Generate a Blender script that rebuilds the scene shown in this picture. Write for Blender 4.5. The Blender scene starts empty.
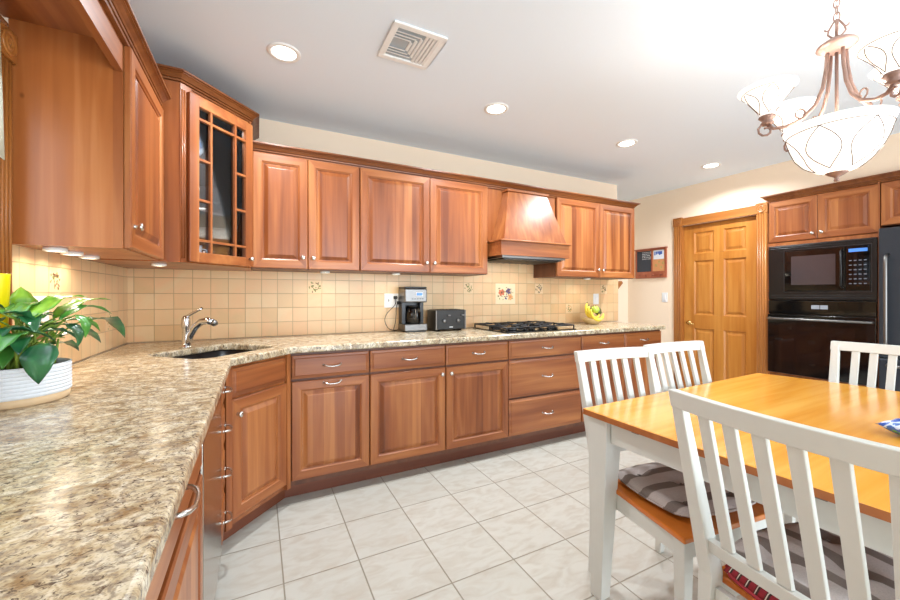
import bpy, bmesh, math, random
from mathutils import Vector, Matrix, noise
from mathutils.geometry import tessellate_polygon
R = math.radians; PI = math.pi
SC = bpy.context.scene
COL = SC.collection

# ------------------------------------------------------------------ camera
cam = bpy.data.cameras.new('camera'); camo = bpy.data.objects.new('camera', cam); COL.objects.link(camo)
camo.location = (0, 0, 1.214); camo.rotation_euler = (R(90), 0, -0.4685)
cam.sensor_fit = 'HORIZONTAL'; cam.sensor_width = 36; cam.lens = 379.6/900*36
cam.shift_y = -(300-294.5)/900; cam.clip_start = .02
SC.camera = camo
# ------------------------------------------------------------------ world, exposure, large lights
W = bpy.data.worlds.new('daylight'); SC.world = W; W.use_nodes = True
W.node_tree.nodes['Background'].inputs[0].default_value = (.80, .90, 1, 1)
W.node_tree.nodes['Background'].inputs[1].default_value = 1.2
SC.view_settings.view_transform = 'Standard'; SC.view_settings.look = 'None'
SC.view_settings.exposure = 0.33; SC.view_settings.gamma = 1; SC.view_settings.use_curve_mapping = False
def area(name, loc, rot, sx, sy, power, col=(1, 1, 1), shape='RECTANGLE', spread=180):
    l = bpy.data.lights.new(name, 'AREA'); l.shape = shape; l.size = sx; l.size_y = sy; l.energy = power; l.color = col
    l.spread = R(spread)
    o = bpy.data.objects.new(name, l); COL.objects.link(o); o.location = loc; o.rotation_euler = rot; return o
area('rear_fill', (2.0, -2.55, 1.15), (R(90), 0, 0), 2.9, 2.0, 115, (.80, .90, 1))      # fill light added behind the camera, outside unseen glass doors
area('window_daylight', (-.98, 1.0, 1.6), (0, R(-90), 0), .9, 1.05, 6, (.86, .93, 1))      # through the window over the counter
area('side_fill', (4.7, -1.3, 1.4), (0, R(90), 0), 1.4, 1.6, 50, (.82, .91, 1))         # fill light added to brighten the room, outside an unseen window
LAMP_W = 15; BULB_W = 1.9; PUCK_W = .4

# ------------------------------------------------------------------ materials
def c(r, g, b, a=1):
    f = lambda v: (v/255/12.92) if v/255 <= .04045 else ((v/255+.055)/1.055)**2.4
    return (f(r), f(g), f(b), a)
def newmat(name):
    m = bpy.data.materials.new(name); m.use_nodes = True
    return m, m.node_tree, m.node_tree.nodes['Principled BSDF']
def N(nt, t, **kw):
    n = nt.nodes.new(t)
    for k, v in kw.items(): setattr(n, k, v)
    return n
def L(nt, a, b): nt.links.new(a, b)
def simple(name, col, rough=.5, metal=0, bump=0, bscale=60, coat=0, emit=None, es=0, var=.06):
    m, nt, p = newmat(name)
    p.inputs['Roughness'].default_value = rough; p.inputs['Metallic'].default_value = metal
    p.inputs['Coat Weight'].default_value = coat; p.inputs['Coat Roughness'].default_value = .1
    tc = N(nt, 'ShaderNodeTexCoord'); no = N(nt, 'ShaderNodeTexNoise'); no.inputs['Scale'].default_value = bscale
    no.inputs['Detail'].default_value = 4
    L(nt, tc.outputs['Object'], no.inputs['Vector'])
    mx = N(nt, 'ShaderNodeMix', data_type='RGBA')
    mx.inputs['A'].default_value = tuple(v*(1-var) for v in col[:3])+(1,)
    mx.inputs['B'].default_value = tuple(min(1, v*(1+var)) for v in col[:3])+(1,)
    L(nt, no.outputs[0], mx.inputs['Factor']); L(nt, mx.outputs['Result'], p.inputs['Base Color'])
    if bump:
        b = N(nt, 'ShaderNodeBump'); b.inputs['Strength'].default_value = bump; b.inputs['Distance'].default_value = .002
        L(nt, no.outputs[0], b.inputs['Height']); L(nt, b.outputs[0], p.inputs['Normal'])
    if emit:
        p.inputs['Emission Color'].default_value = emit; p.inputs['Emission Strength'].default_value = es
    return m
def ramp(nt, stops):
    r = N(nt, 'ShaderNodeValToRGB'); e = r.color_ramp.elements
    e[0].position, e[0].color = stops[0]; e[1].position, e[1].color = stops[-1]
    for s in stops[1:-1]:
        x = e.new(s[0]); x.color = s[1]
    return r
def wood(name, dark, mid, light, axis='Z', stave=.07, stave_amt=.5, rough=.34, grain=1.15, knots=False, coat=.12):
    """grain runs along axis; staves change tone across the other horizontal axis"""
    m, nt, p = newmat(name)
    tc = N(nt, 'ShaderNodeTexCoord'); oi = N(nt, 'ShaderNodeObjectInfo')
    ofs = N(nt, 'ShaderNodeVectorMath', operation='SCALE'); ofs.inputs[0].default_value = (3.1, 7.7, 5.3)
    L(nt, oi.outputs['Random'], ofs.inputs['Scale'])
    ad = N(nt, 'ShaderNodeVectorMath', operation='ADD'); L(nt, tc.outputs['Object'], ad.inputs[0]); L(nt, ofs.outputs[0], ad.inputs[1])
    mp = N(nt, 'ShaderNodeMapping'); s = {'X': (1.2, 26, 26), 'Y': (26, 1.2, 26), 'Z': (26, 26, 1.2)}[axis]
    mp.inputs['Scale'].default_value = s; L(nt, ad.outputs[0], mp.inputs['Vector'])
    n1 = N(nt, 'ShaderNodeTexNoise'); n1.inputs['Scale'].default_value = 1; n1.inputs['Detail'].default_value = 6; n1.inputs['Distortion'].default_value = .6
    L(nt, mp.outputs[0], n1.inputs['Vector'])
    mp2 = N(nt, 'ShaderNodeMapping'); s2 = {'X': (.6, 5, 5), 'Y': (5, .6, 5), 'Z': (5, 5, .6)}[axis]
    mp2.inputs['Scale'].default_value = s2; L(nt, ad.outputs[0], mp2.inputs['Vector'])
    n2 = N(nt, 'ShaderNodeTexNoise'); n2.inputs['Scale'].default_value = 1; n2.inputs['Detail'].default_value = 2; n2.inputs['Distortion'].default_value = 1.2
    L(nt, mp2.outputs[0], n2.inputs['Vector'])
    # staves
    sp = N(nt, 'ShaderNodeSeparateXYZ'); L(nt, ad.outputs[0], sp.inputs[0])
    across = {'X': 'Z', 'Y': 'X', 'Z': 'X'}[axis]
    dv = N(nt, 'ShaderNodeMath', operation='DIVIDE'); dv.inputs[1].default_value = stave; L(nt, sp.outputs[across], dv.inputs[0])
    fl = N(nt, 'ShaderNodeMath', operation='FLOOR'); L(nt, dv.outputs[0], fl.inputs[0])
    wn = N(nt, 'ShaderNodeTexWhiteNoise', noise_dimensions='1D'); L(nt, fl.outputs[0], wn.inputs['W'])
    def mul(a, k):
        x = N(nt, 'ShaderNodeMath', operation='MULTIPLY'); x.inputs[1].default_value = k; L(nt, a, x.inputs[0]); return x.outputs[0]
    def add(a, b):
        x = N(nt, 'ShaderNodeMath', operation='ADD'); L(nt, a, x.inputs[0]); L(nt, b, x.inputs[1]); return x.outputs[0]
    tot = add(add(mul(n1.outputs[0], .55*grain), mul(n2.outputs[0], .75)), mul(wn.outputs['Value'], stave_amt*.6))
    sb = N(nt, 'ShaderNodeMath', operation='SUBTRACT'); L(nt, tot, sb.inputs[0]); sb.inputs[1].default_value = .15+stave_amt*.3-.0
    r = ramp(nt, [(.2, dark), (.5, mid), (.8, light)]); L(nt, sb.outputs[0], r.inputs[0])
    last = r.outputs[0]
    if knots:
        v = N(nt, 'ShaderNodeTexVoronoi'); v.inputs['Scale'].default_value = 1
        mp3 = N(nt, 'ShaderNodeMapping'); mp3.inputs['Scale'].default_value = (9, 9, 6); L(nt, ad.outputs[0], mp3.inputs['Vector'])
        L(nt, mp3.outputs[0], v.inputs['Vector'])
        kr = ramp(nt, [(.03, (1, 1, 1, 1)), (.09, (0, 0, 0, 1))]); L(nt, v.outputs['Distance'], kr.inputs[0])
        mx = N(nt, 'ShaderNodeMix', data_type='RGBA'); L(nt, kr.outputs[0], mx.inputs['Factor']); L(nt, last, mx.inputs['A'])
        mx.inputs['B'].default_value = tuple(x*.35 for x in dark[:3])+(1,); last = mx.outputs['Result']
    L(nt, last, p.inputs['Base Color'])
    p.inputs['Roughness'].default_value = rough; p.inputs['Coat Weight'].default_value = coat; p.inputs['Coat Roughness'].default_value = .18
    b = N(nt, 'ShaderNodeBump'); b.inputs['Strength'].default_value = .08; b.inputs['Distance'].default_value = .001
    L(nt, n1.outputs[0], b.inputs['Height']); L(nt, b.outputs[0], p.inputs['Normal'])
    return m
CH = (c(110, 54, 24), c(150, 84, 42), c(184, 118, 66))
M_wv = wood('cherry_vertical', *CH, 'Z', stave=.5, stave_amt=.1)
M_wh = wood('cherry_horizontal', *CH, 'X', stave=.5, stave_amt=.1)
M_wd = wood('cherry_lengthwise', *CH, 'Y', stave=.5, stave_amt=.1)
M_wp = wood('cherry_panel', *CH, 'Z', stave=.062, stave_amt=.62)
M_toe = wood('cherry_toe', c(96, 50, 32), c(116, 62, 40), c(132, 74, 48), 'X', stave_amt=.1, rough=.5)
M_body = wood('cherry_box_shaded', c(84, 46, 30), c(104, 60, 38), c(122, 74, 48), 'Z', stave_amt=.1, rough=.45)  # cherry darkened so the gaps between doors read as shadow
M_pine = wood('cabinet_side_pine', c(136, 72, 30), c(166, 96, 46), c(192, 126, 74), 'Z', stave=.3, stave_amt=.1, knots=True)
M_crown = wood('crown_wood', c(92, 48, 20), c(122, 68, 32), c(150, 92, 48), 'X', stave=.6, stave_amt=.1)
M_oak = wood('oak_vertical', c(152, 88, 30), c(180, 113, 44), c(200, 138, 64), 'Z', stave=.11, stave_amt=.25, rough=.35)
M_oakt = wood('oak_trim', c(140, 80, 32), c(166, 102, 46), c(188, 126, 62), 'Z', stave=.5, stave_amt=.1, rough=.35)
M_oakh = wood('oak_trim_horizontal', c(140, 80, 32), c(166, 102, 46), c(188, 126, 62), 'Y', stave=.5, stave_amt=.1, rough=.35)
M_table = wood('table_pine', c(212, 132, 34), c(236, 160, 52), c(248, 186, 84), 'X', stave=.09, stave_amt=.3, rough=.2, coat=.5)
M_seat = wood('seat_pine', c(176, 92, 30), c(204, 114, 40), c(222, 138, 60), 'Y', stave=.09, stave_amt=.3, rough=.3)
M_edge = wood('table_edge', c(140, 76, 34), c(160, 92, 46), c(180, 110, 60), 'X', rough=.35)
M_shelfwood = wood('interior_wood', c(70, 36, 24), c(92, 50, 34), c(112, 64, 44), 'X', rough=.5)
M_white = simple('white_paint', c(214, 215, 208), .38, bump=.15, bscale=30, var=.03)
M_plate = simple('white_plastic', c(236, 238, 240), .35)
M_ceil = simple('ceiling_paint', c(232, 242, 252), .9, bump=.1, bscale=200, var=.01)
M_wall = simple('cream_wall_paint', c(250, 230, 205), .85, bump=.12, bscale=250, var=.015)
M_nickel = simple('brushed_nickel', c(206, 202, 196), .25, 1, var=.03)
M_chrome = simple('chrome', c(214, 214, 216), .12, 1, var=.02)
M_steel = simple('stainless_steel', c(128, 126, 124), .34, 1, var=.04)
M_steeld = simple('dishwasher_steel', c(176, 168, 160), .16, 1, var=.04)
M_black = simple('black_enamel', c(8, 8, 9), .32, coat=.08)
M_blackg = simple('black_glass', c(6, 6, 7), .05, coat=.2)
M_mwwin = simple('microwave_window_reflection', c(66, 58, 60), .12, coat=.5)  # lighter grey stands in for a reflection on the black glass
M_ovenw = simple('oven_window_glass', c(16, 8, 8), .06, coat=.4)
M_iron = simple('cast_iron', c(16, 17, 20), .45, .1, bump=.3, bscale=300)
M_dark = simple('dark_gap', c(26, 15, 10), .8)
M_fridge = simple('graphite_steel', c(62, 68, 76), .35, .6, var=.04)
M_brass = simple('brass', c(226, 196, 130), .2, 1)
M_bronze = simple('washed_rose_bronze', c(150, 120, 108), .5, .3, bump=.3, bscale=120, var=.18)
M_wire = simple('shade_wire', c(110, 90, 80), .5, .3)
M_trimw = simple('lamp_trim_white', c(240, 240, 238), .5)
M_lens = simple('lamp_lens', c(255, 250, 240), .4, emit=(1, .94, .84, 1), es=9)
M_puck = simple('puck_lens', c(255, 246, 228), .4, emit=(1, .86, .62, 1), es=5)
M_shade = simple('frosted_glass_shade', c(250, 246, 238), .35, emit=(1, .96, .9, 1), es=.75)
M_board = simple('chalkboard', c(62, 66, 74), .8)
M_chalk = simple('chalk', c(206, 208, 210), .9)
M_cork = simple('cork', c(216, 154, 102), .9, bump=.4, bscale=400, var=.2)
M_paper = simple('paper', c(226, 232, 240), .8)
M_blue = simple('blue_print', c(60, 96, 176), .6)
M_yel = simple('yellow_plastic', c(246, 222, 10), .35)
M_soil = simple('soil', c(52, 36, 26), .95, bump=1, bscale=90, var=.4)
M_tan = simple('tan_clay', c(220, 190, 150), .6, bump=.1)
M_potw = simple('white_glaze', c(226, 232, 238), .35, var=.03)
M_stem = simple('plant_stem', c(122, 150, 52), .5)
M_cord = simple('black_cord', c(24, 24, 26), .5)
M_lcd = simple('lcd_screen', c(70, 120, 200), .3, emit=c(80, 140, 230), es=.5)
M_red = simple('red_piping', c(150, 30, 40), .8)
M_fabric_white = simple('curtain_fabric', c(214, 226, 210), .9, bump=.3, bscale=300)
M_card = simple('pale_card', c(214, 224, 240), .6)

def leafmat(name, a, b):
    m, nt, p = newmat(name)
    tc = N(nt, 'ShaderNodeTexCoord'); no = N(nt, 'ShaderNodeTexNoise'); no.inputs['Scale'].default_value = 22
    L(nt, tc.outputs['Object'], no.inputs['Vector'])
    r = ramp(nt, [(.3, a), (.7, b)]); L(nt, no.outputs[0], r.inputs[0]); L(nt, r.outputs[0], p.inputs['Base Color'])
    p.inputs['Roughness'].default_value = .3; p.inputs['Coat Weight'].default_value = .3
    try: p.inputs['Subsurface Weight'].default_value = 0
    except Exception: pass
    return m
M_leafb = leafmat('leaf_bright', c(70, 140, 30), c(150, 200, 60))
M_leafd = leafmat('leaf_dark', c(18, 74, 48), c(50, 118, 66))
M_leafm = leafmat('leaf_mid', c(40, 108, 42), c(96, 164, 62))

def granite():
    m, nt, p = newmat('granite')
    tc = N(nt, 'ShaderNodeTexCoord')
    mp = N(nt, 'ShaderNodeMapping'); mp.inputs['Rotation'].default_value = (0, 0, R(35)); mp.inputs['Scale'].default_value = (1.5, 1.85, 1)
    L(nt, tc.outputs['Object'], mp.inputs['Vector'])
    def noi(s, d, dist=0, out=0):
        n = N(nt, 'ShaderNodeTexNoise'); n.inputs['Scale'].default_value = s; n.inputs['Detail'].default_value = d
        n.inputs['Distortion'].default_value = dist; n.inputs['Roughness'].default_value = .65
        L(nt, mp.outputs[0], n.inputs['Vector']); return n.outputs[0]
    base = ramp(nt, [(.36, c(150, 122, 86)), (.5, c(202, 184, 150)), (.66, c(230, 220, 196))])
    L(nt, noi(16, 5, .8), base.inputs[0])
    grey = ramp(nt, [(.48, (0, 0, 0, 1)), (.60, (.8, .8, .8, 1))]); L(nt, noi(38, 6, 1.0), grey.inputs[0])
    mx = N(nt, 'ShaderNodeMix', data_type='RGBA'); L(nt, grey.outputs[0], mx.inputs['Factor']); L(nt, base.outputs[0], mx.inputs['A'])
    mx.inputs['B'].default_value = c(142, 128, 112)
    dk = ramp(nt, [(.54, (0, 0, 0, 1)), (.62, (.92, .92, .92, 1))]); L(nt, noi(64, 7, 1.0), dk.inputs[0])
    mx2 = N(nt, 'ShaderNodeMix', data_type='RGBA'); L(nt, dk.outputs[0], mx2.inputs['Factor']); L(nt, mx.outputs['Result'], mx2.inputs['A'])
    mx2.inputs['B'].default_value = c(78, 62, 52)
    v = N(nt, 'ShaderNodeTexVoronoi'); v.inputs['Scale'].default_value = 120; L(nt, mp.outputs[0], v.inputs['Vector'])
    vr = ramp(nt, [(.0, (.7, .7, .7, 1)), (.35, (0, 0, 0, 1))]); L(nt, v.outputs['Distance'], vr.inputs[0])
    mx3 = N(nt, 'ShaderNodeMix', data_type='RGBA'); L(nt, vr.outputs[0], mx3.inputs['Factor']); L(nt, mx2.outputs['Result'], mx3.inputs['A'])
    mx3.inputs['B'].default_value = c(112, 88, 66)
    L(nt, mx3.outputs['Result'], p.inputs['Base Color'])
    p.inputs['Roughness'].default_value = .2; p.inputs['Specular IOR Level'].default_value = .5
    return m
M_gran = granite()

def tile(name, axes, size, ofs, c1, c2, grout, mortar, vein=None, rough=.3, bumpd=.002, veinscale=6, wave=0):
    m, nt, p = newmat(name)
    tc = N(nt, 'ShaderNodeTexCoord'); sp = N(nt, 'ShaderNodeSeparateXYZ'); L(nt, tc.outputs['Object'], sp.inputs[0])
    cb = N(nt, 'ShaderNodeCombineXYZ')
    for i, a in enumerate(axes):
        s = N(nt, 'ShaderNodeMath', operation='SUBTRACT'); L(nt, sp.outputs[a], s.inputs[0]); s.inputs[1].default_value = ofs[i]-size*40
        L(nt, s.outputs[0], cb.inputs[i])
    br = N(nt, 'ShaderNodeTexBrick'); br.offset = 0; br.squash = 1
    br.inputs['Scale'].default_value = 1; br.inputs['Brick Width'].default_value = size; br.inputs['Row Height'].default_value = size
    br.inputs['Mortar Size'].default_value = mortar; br.inputs['Mortar Smooth'].default_value = .3; br.inputs['Bias'].default_value = 0
    br.inputs['Color1'].default_value = c1; br.inputs['Color2'].default_value = c2; br.inputs['Mortar'].default_value = grout
    L(nt, cb.outputs[0], br.inputs['Vector'])
    no = N(nt, 'ShaderNodeTexNoise'); no.inputs['Scale'].default_value = veinscale; no.inputs['Detail'].default_value = 6; no.inputs['Distortion'].default_value = 1
    mp = N(nt, 'ShaderNodeMapping'); mp.inputs['Rotation'].default_value = (0, 0, R(25)); mp.inputs['Scale'].default_value = (1, 2.2, 1)
    L(nt, tc.outputs['Object'], mp.inputs['Vector']); L(nt, mp.outputs[0], no.inputs['Vector'])
    last = br.outputs['Color']
    if vein:
        vr = ramp(nt, [(.42, (0, 0, 0, 1)), (.68, (.8, .8, .8, 1))]); L(nt, no.outputs[0], vr.inputs[0])
        mx = N(nt, 'ShaderNodeMix', data_type='RGBA'); 
        inv = N(nt, 'ShaderNodeMath', operation='SUBTRACT'); inv.inputs[0].default_value = 1; L(nt, br.outputs['Fac'], inv.inputs[1])
        ml = N(nt, 'ShaderNodeMath', operation='MULTIPLY'); L(nt, vr.outputs[0], ml.inputs[0]); L(nt, inv.outputs[0], ml.inputs[1])
        L(nt, ml.outputs[0], mx.inputs['Factor']); L(nt, last, mx.inputs['A']); mx.inputs['B'].default_value = vein
        last = mx.outputs['Result']
    L(nt, last, p.inputs['Base Color']); p.inputs['Roughness'].default_value = rough
    b = N(nt, 'ShaderNodeBump', invert=True); b.inputs['Strength'].default_value = .8; b.inputs['Distance'].default_value = bumpd
    L(nt, br.outputs['Fac'], b.inputs['Height'])
    b2 = N(nt, 'ShaderNodeBump'); b2.inputs['Strength'].default_value = .12+wave; b2.inputs['Distance'].default_value = .004
    L(nt, no.outputs[0], b2.inputs['Height']); L(nt, b.outputs[0], b2.inputs['Normal']); L(nt, b2.outputs[0], p.inputs['Normal'])
    return m
M_floor = tile('floor_tile', 'XY', .3162, (.0965, 2.053), c(194, 192, 182), c(188, 186, 176), c(146, 138, 122), .0035, vein=c(178, 170, 156), rough=.3, veinscale=9)
M_tileb = tile('backsplash_tile_back', 'XZ', .1015, (-.687, .916), c(234, 204, 160), c(222, 186, 138), c(188, 158, 120), .002, vein=c(236, 190, 144), rough=.32, veinscale=5, wave=.1)
M_tilel = tile('backsplash_tile_left', 'YZ', .1015, (2.0, .916), c(234, 204, 160), c(222, 186, 138), c(188, 158, 120), .002, vein=c(236, 190, 144), rough=.32, veinscale=5, wave=.1)

def stripes(name, a, b, w, axis='X', extra=None):
    m, nt, p = newmat(name)
    tc = N(nt, 'ShaderNodeTexCoord'); sp = N(nt, 'ShaderNodeSeparateXYZ'); L(nt, tc.outputs['Object'], sp.inputs[0])
    d = N(nt, 'ShaderNodeMath', operation='DIVIDE'); L(nt, sp.outputs[axis], d.inputs[0]); d.inputs[1].default_value = w
    f = N(nt, 'ShaderNodeMath', operation='FRACT'); L(nt, d.outputs[0], f.inputs[0])
    st = [(0, a), (.62, a), (.66, b), (1, b)] if not extra else [(0, a), (.3, a), (.32, b), (.5, b), (.52, extra), (.6, extra), (.62, b), (.8, a)]
    r = ramp(nt, st); L(nt, f.outputs[0], r.inputs[0])
    no = N(nt, 'ShaderNodeTexNoise'); no.inputs['Scale'].default_value = 300; L(nt, tc.outputs['Object'], no.inputs['Vector'])
    mx = N(nt, 'ShaderNodeMix', data_type='RGBA', blend_type='MULTIPLY'); mx.inputs['Factor'].default_value = .35
    L(nt, r.outputs[0], mx.inputs['A']); L(nt, no.outputs[0], mx.inputs['B']); L(nt, mx.outputs['Result'], p.inputs['Base Color'])
    p.inputs['Roughness'].default_value = .95
    bb = N(nt, 'ShaderNodeBump'); bb.inputs['Strength'].default_value = .4; bb.inputs['Distance'].default_value = .001
    L(nt, no.outputs[0], bb.inputs['Height']); L(nt, bb.outputs[0], p.inputs['Normal'])
    return m
M_cush = stripes('grey_striped_fabric', c(200, 188, 182), c(132, 118, 110), .105)
M_plaid = stripes('red_plaid_fabric', c(150, 34, 44), c(70, 44, 40), .024, 'X', c(226, 208, 190))

def glassmat():
    m = bpy.data.materials.new('cabinet_glass'); m.use_nodes = True; nt = m.node_tree; nt.nodes.clear()
    o = N(nt, 'ShaderNodeOutputMaterial'); mx = N(nt, 'ShaderNodeMixShader'); t = N(nt, 'ShaderNodeBsdfTransparent'); gl = N(nt, 'ShaderNodeBsdfGlossy')
    t.inputs[0].default_value = (.92, .95, .97, 1); gl.inputs['Roughness'].default_value = .03; gl.inputs[0].default_value = (.9, .95, 1, 1)
    fr = N(nt, 'ShaderNodeFresnel'); fr.inputs[0].default_value = 1.45
    L(nt, fr.outputs[0], mx.inputs[0]); L(nt, t.outputs[0], mx.inputs[1]); L(nt, gl.outputs[0], mx.inputs[2]); L(nt, mx.outputs[0], o.inputs[0])
    return m
M_glass = glassmat()
def platemat():
    m, nt, p = newmat('blue_white_china')
    tc = N(nt, 'ShaderNodeTexCoord'); no = N(nt, 'ShaderNodeTexNoise'); no.inputs['Scale'].default_value = 26; no.inputs['Detail'].default_value = 3
    L(nt, tc.outputs['Object'], no.inputs['Vector'])
    r = ramp(nt, [(.46, c(232, 238, 244)), (.54, c(120, 158, 206))]); L(nt, no.outputs[0], r.inputs[0]); L(nt, r.outputs[0], p.inputs['Base Color'])
    p.inputs['Roughness'].default_value = .2
    return m
M_china = platemat()
def wrapmat():
    m, nt, p = newmat('printed_wrapper')
    tc = N(nt, 'ShaderNodeTexCoord'); sp = N(nt, 'ShaderNodeSeparateXYZ'); L(nt, tc.outputs['Object'], sp.inputs[0])
    no = N(nt, 'ShaderNodeTexNoise'); no.inputs['Scale'].default_value = 14; no.inputs['Detail'].default_value = 2; L(nt, tc.outputs['Object'], no.inputs['Vector'])
    ad = N(nt, 'ShaderNodeMath', operation='MULTIPLY_ADD'); L(nt, sp.outputs['Z'], ad.inputs[0]); ad.inputs[1].default_value = 9; L(nt, no.outputs[0], ad.inputs[2])
    r = ramp(nt, [(.42, c(214, 214, 210)), (.5, c(110, 190, 70)), (.62, c(90, 170, 90)), (.68, c(60, 110, 190)), (.76, c(206, 224, 246)), (.82, c(40, 90, 190)), (.92, c(30, 70, 190))])
    r.color_ramp.interpolation = 'CONSTANT'
    L(nt, ad.outputs[0], r.inputs[0]); L(nt, r.outputs[0], p.inputs['Base Color']); p.inputs['Roughness'].default_value = .15
    return m
M_wrap = wrapmat()

# ------------------------------------------------------------------ mesh builder
class MB:
    def __init__(s, mats): s.v = []; s.f = []; s.mi = []; s.sm = []; s.mats = mats if isinstance(mats, (list, tuple)) else [mats]
    def face(s, pts, m=0, smooth=False, flip=False):
        n = len(s.v); s.v += [tuple(p) for p in pts]; idx = list(range(n, n+len(pts)))
        s.f.append(idx[::-1] if flip else idx); s.mi.append(m); s.sm.append(smooth)
    def box(s, x0, x1, y0, y1, z0, z1, m=0, M=None):
        P = [Vector(p) for p in ((x0, y0, z0), (x1, y0, z0), (x1, y1, z0), (x0, y1, z0), (x0, y0, z1), (x1, y0, z1), (x1, y1, z1), (x0, y1, z1))]
        if M: P = [M @ p for p in P]
        n = len(s.v); s.v += [tuple(p) for p in P]
        for q in ((0, 3, 2, 1), (4, 5, 6, 7), (0, 1, 5, 4), (1, 2, 6, 5), (2, 3, 7, 6), (3, 0, 4, 7)):
            s.f.append([n+i for i in q]); s.mi.append(m); s.sm.append(False)
    def hexa(s, b, t, m=0):
        """b, t: four bottom and four top points, anticlockwise from above"""
        n = len(s.v); s.v += [tuple(p) for p in list(b)+list(t)]
        for q in ((0, 3, 2, 1), (4, 5, 6, 7), (0, 1, 5, 4), (1, 2, 6, 5), (2, 3, 7, 6), (3, 0, 4, 7)):
            s.f.append([n+i for i in q]); s.mi.append(m); s.sm.append(False)
    def rings(s, loops, m=0, smooth=True, caps=(True, True), closed=True):
        n0 = len(s.v); k = len(loops[0])
        for lp in loops: s.v += [tuple(p) for p in lp]
        for i in range(len(loops)-1):
            for j in range(k if closed else k-1):
                a = n0+i*k+j; b = n0+i*k+(j+1) % k
                s.f.append([a, b, b+k, a+k]); s.mi.append(m[i] if isinstance(m, list) else m); s.sm.append(smooth)
        m0 = m[0] if isinstance(m, list) else m; m1 = m[-1] if isinstance(m, list) else m
        if caps[0]: s.f.append([n0+j for j in range(k)][::-1]); s.mi.append(m0); s.sm.append(False)
        if caps[1]: s.f.append([n0+(len(loops)-1)*k+j for j in range(k)]); s.mi.append(m1); s.sm.append(False)
    def lathe(s, prof, cen=(0, 0, 0), n=24, m=0, axis='Z', smooth=True, M=None):
        loops = []
        for r, z in prof:
            lp = []
            for j in range(n):
                a = 2*PI*j/n; r_ = max(r, 1e-5)
                if axis == 'Z': p = Vector((r_*math.cos(a), r_*math.sin(a), z))
                elif axis == 'Y': p = Vector((r_*math.cos(a), -z, r_*math.sin(a)))      # z = distance out towards -y
                else: p = Vector((z, r_*math.cos(a), r_*math.sin(a)))
                if M: p = M @ p
                lp.append(p+Vector(cen))
            loops.append(lp)
        s.rings(loops, m, smooth)
    def tube(s, pts, r, n=8, m=0, closed=False):
        pts = [Vector(p) for p in pts]; loops = []; up = None
        for i, p in enumerate(pts):
            a = pts[i-1] if (i or closed) else p; b = pts[(i+1) % len(pts)] if (i < len(pts)-1 or closed) else p
            t = (b-a).normalized()
            if up is None:
                up = t.cross(Vector((0, 0, 1)) if abs(t.z) < .9 else Vector((1, 0, 0))).normalized()
            else: up = (up-t*up.dot(t)).normalized()
            w = t.cross(up); rr = r[i] if isinstance(r, (list, tuple)) else r
            loops.append([p+up*rr*math.cos(2*PI*j/n)+w*rr*math.sin(2*PI*j/n) for j in range(n)])
        if closed: loops.append(loops[0]); s.rings(loops, m, True, (False, False))
        else: s.rings(loops, m, True)
    def sweep(s, path, prof, m=0, closed=False):
        """profile (out, z) carried along a horizontal path; out is to the right of travel"""
        path = [Vector((p[0], p[1])) for p in path]; loops = []
        for i, p in enumerate(path):
            d0 = (path[i]-path[i-1]).normalized() if i else (path[1]-path[0]).normalized()
            d1 = (path[i+1]-path[i]).normalized() if i < len(path)-1 else d0
            n0 = Vector((d0.y, -d0.x)); n1 = Vector((d1.y, -d1.x)); b = (n0+n1).normalized(); k = 1/max(.3, b.dot(n0))
            loops.append([(p.x+b.x*o*k, p.y+b.y*o*k, z) for o, z in prof])
        s.rings(loops, m, False)
    def prism(s, poly, z0, z1, m=0):
        k = len(poly); s.rings([[(x, y, z0) for x, y in poly], [(x, y, z1) for x, y in poly]], m, False)
    def build(s, name, parent=None, bevel=0, sub=0, loc=None):
        me = bpy.data.meshes.new(name); me.from_pydata(s.v, [], s.f)
        for mt in s.mats: me.materials.append(mt)
        for p, mi, sm in zip(me.polygons, s.mi, s.sm): p.material_index = mi; p.use_smooth = sm
        bm = bmesh.new(); bm.from_mesh(me); bmesh.ops.remove_doubles(bm, verts=bm.verts, dist=1e-5)
        bmesh.ops.recalc_face_normals(bm, faces=bm.faces); bm.to_mesh(me); bm.free()
        o = bpy.data.objects.new(name, me); COL.objects.link(o)
        if parent: o.parent = parent
        if loc: o.location = loc
        if bevel:
            b = o.modifiers.new('bevel', 'BEVEL'); b.width = bevel; b.segments = 2; b.limit_method = 'ANGLE'; b.angle_limit = R(40)
        if sub: ss = o.modifiers.new('sub', 'SUBSURF'); ss.levels = sub; ss.render_levels = sub
        return o
def tag(o, label, cat, group=None, kind=None):
    o['label'] = label; o['category'] = cat
    if group: o['group'] = group
    if kind: o['kind'] = kind
    return o
def thing(name, label, cat, loc=(0, 0, 0), rz=0, group=None):
    o = bpy.data.objects.new(name, None); COL.objects.link(o); o.location = loc; o.rotation_euler = (0, 0, rz); o.empty_display_size = .1
    return tag(o, label, cat, group)
def struct(o): o['kind'] = 'structure'; return o
def dup(root, loc, rz, label):
    def cp(o, par):
        q = o.copy(); COL.objects.link(q); q.parent = par
        for ch in [x for x in bpy.data.objects if x.parent == o]: cp(ch, q)
        return q
    r = cp(root, None); r.location = loc; r.rotation_euler = (0, 0, rz); r['label'] = label; return r

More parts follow.
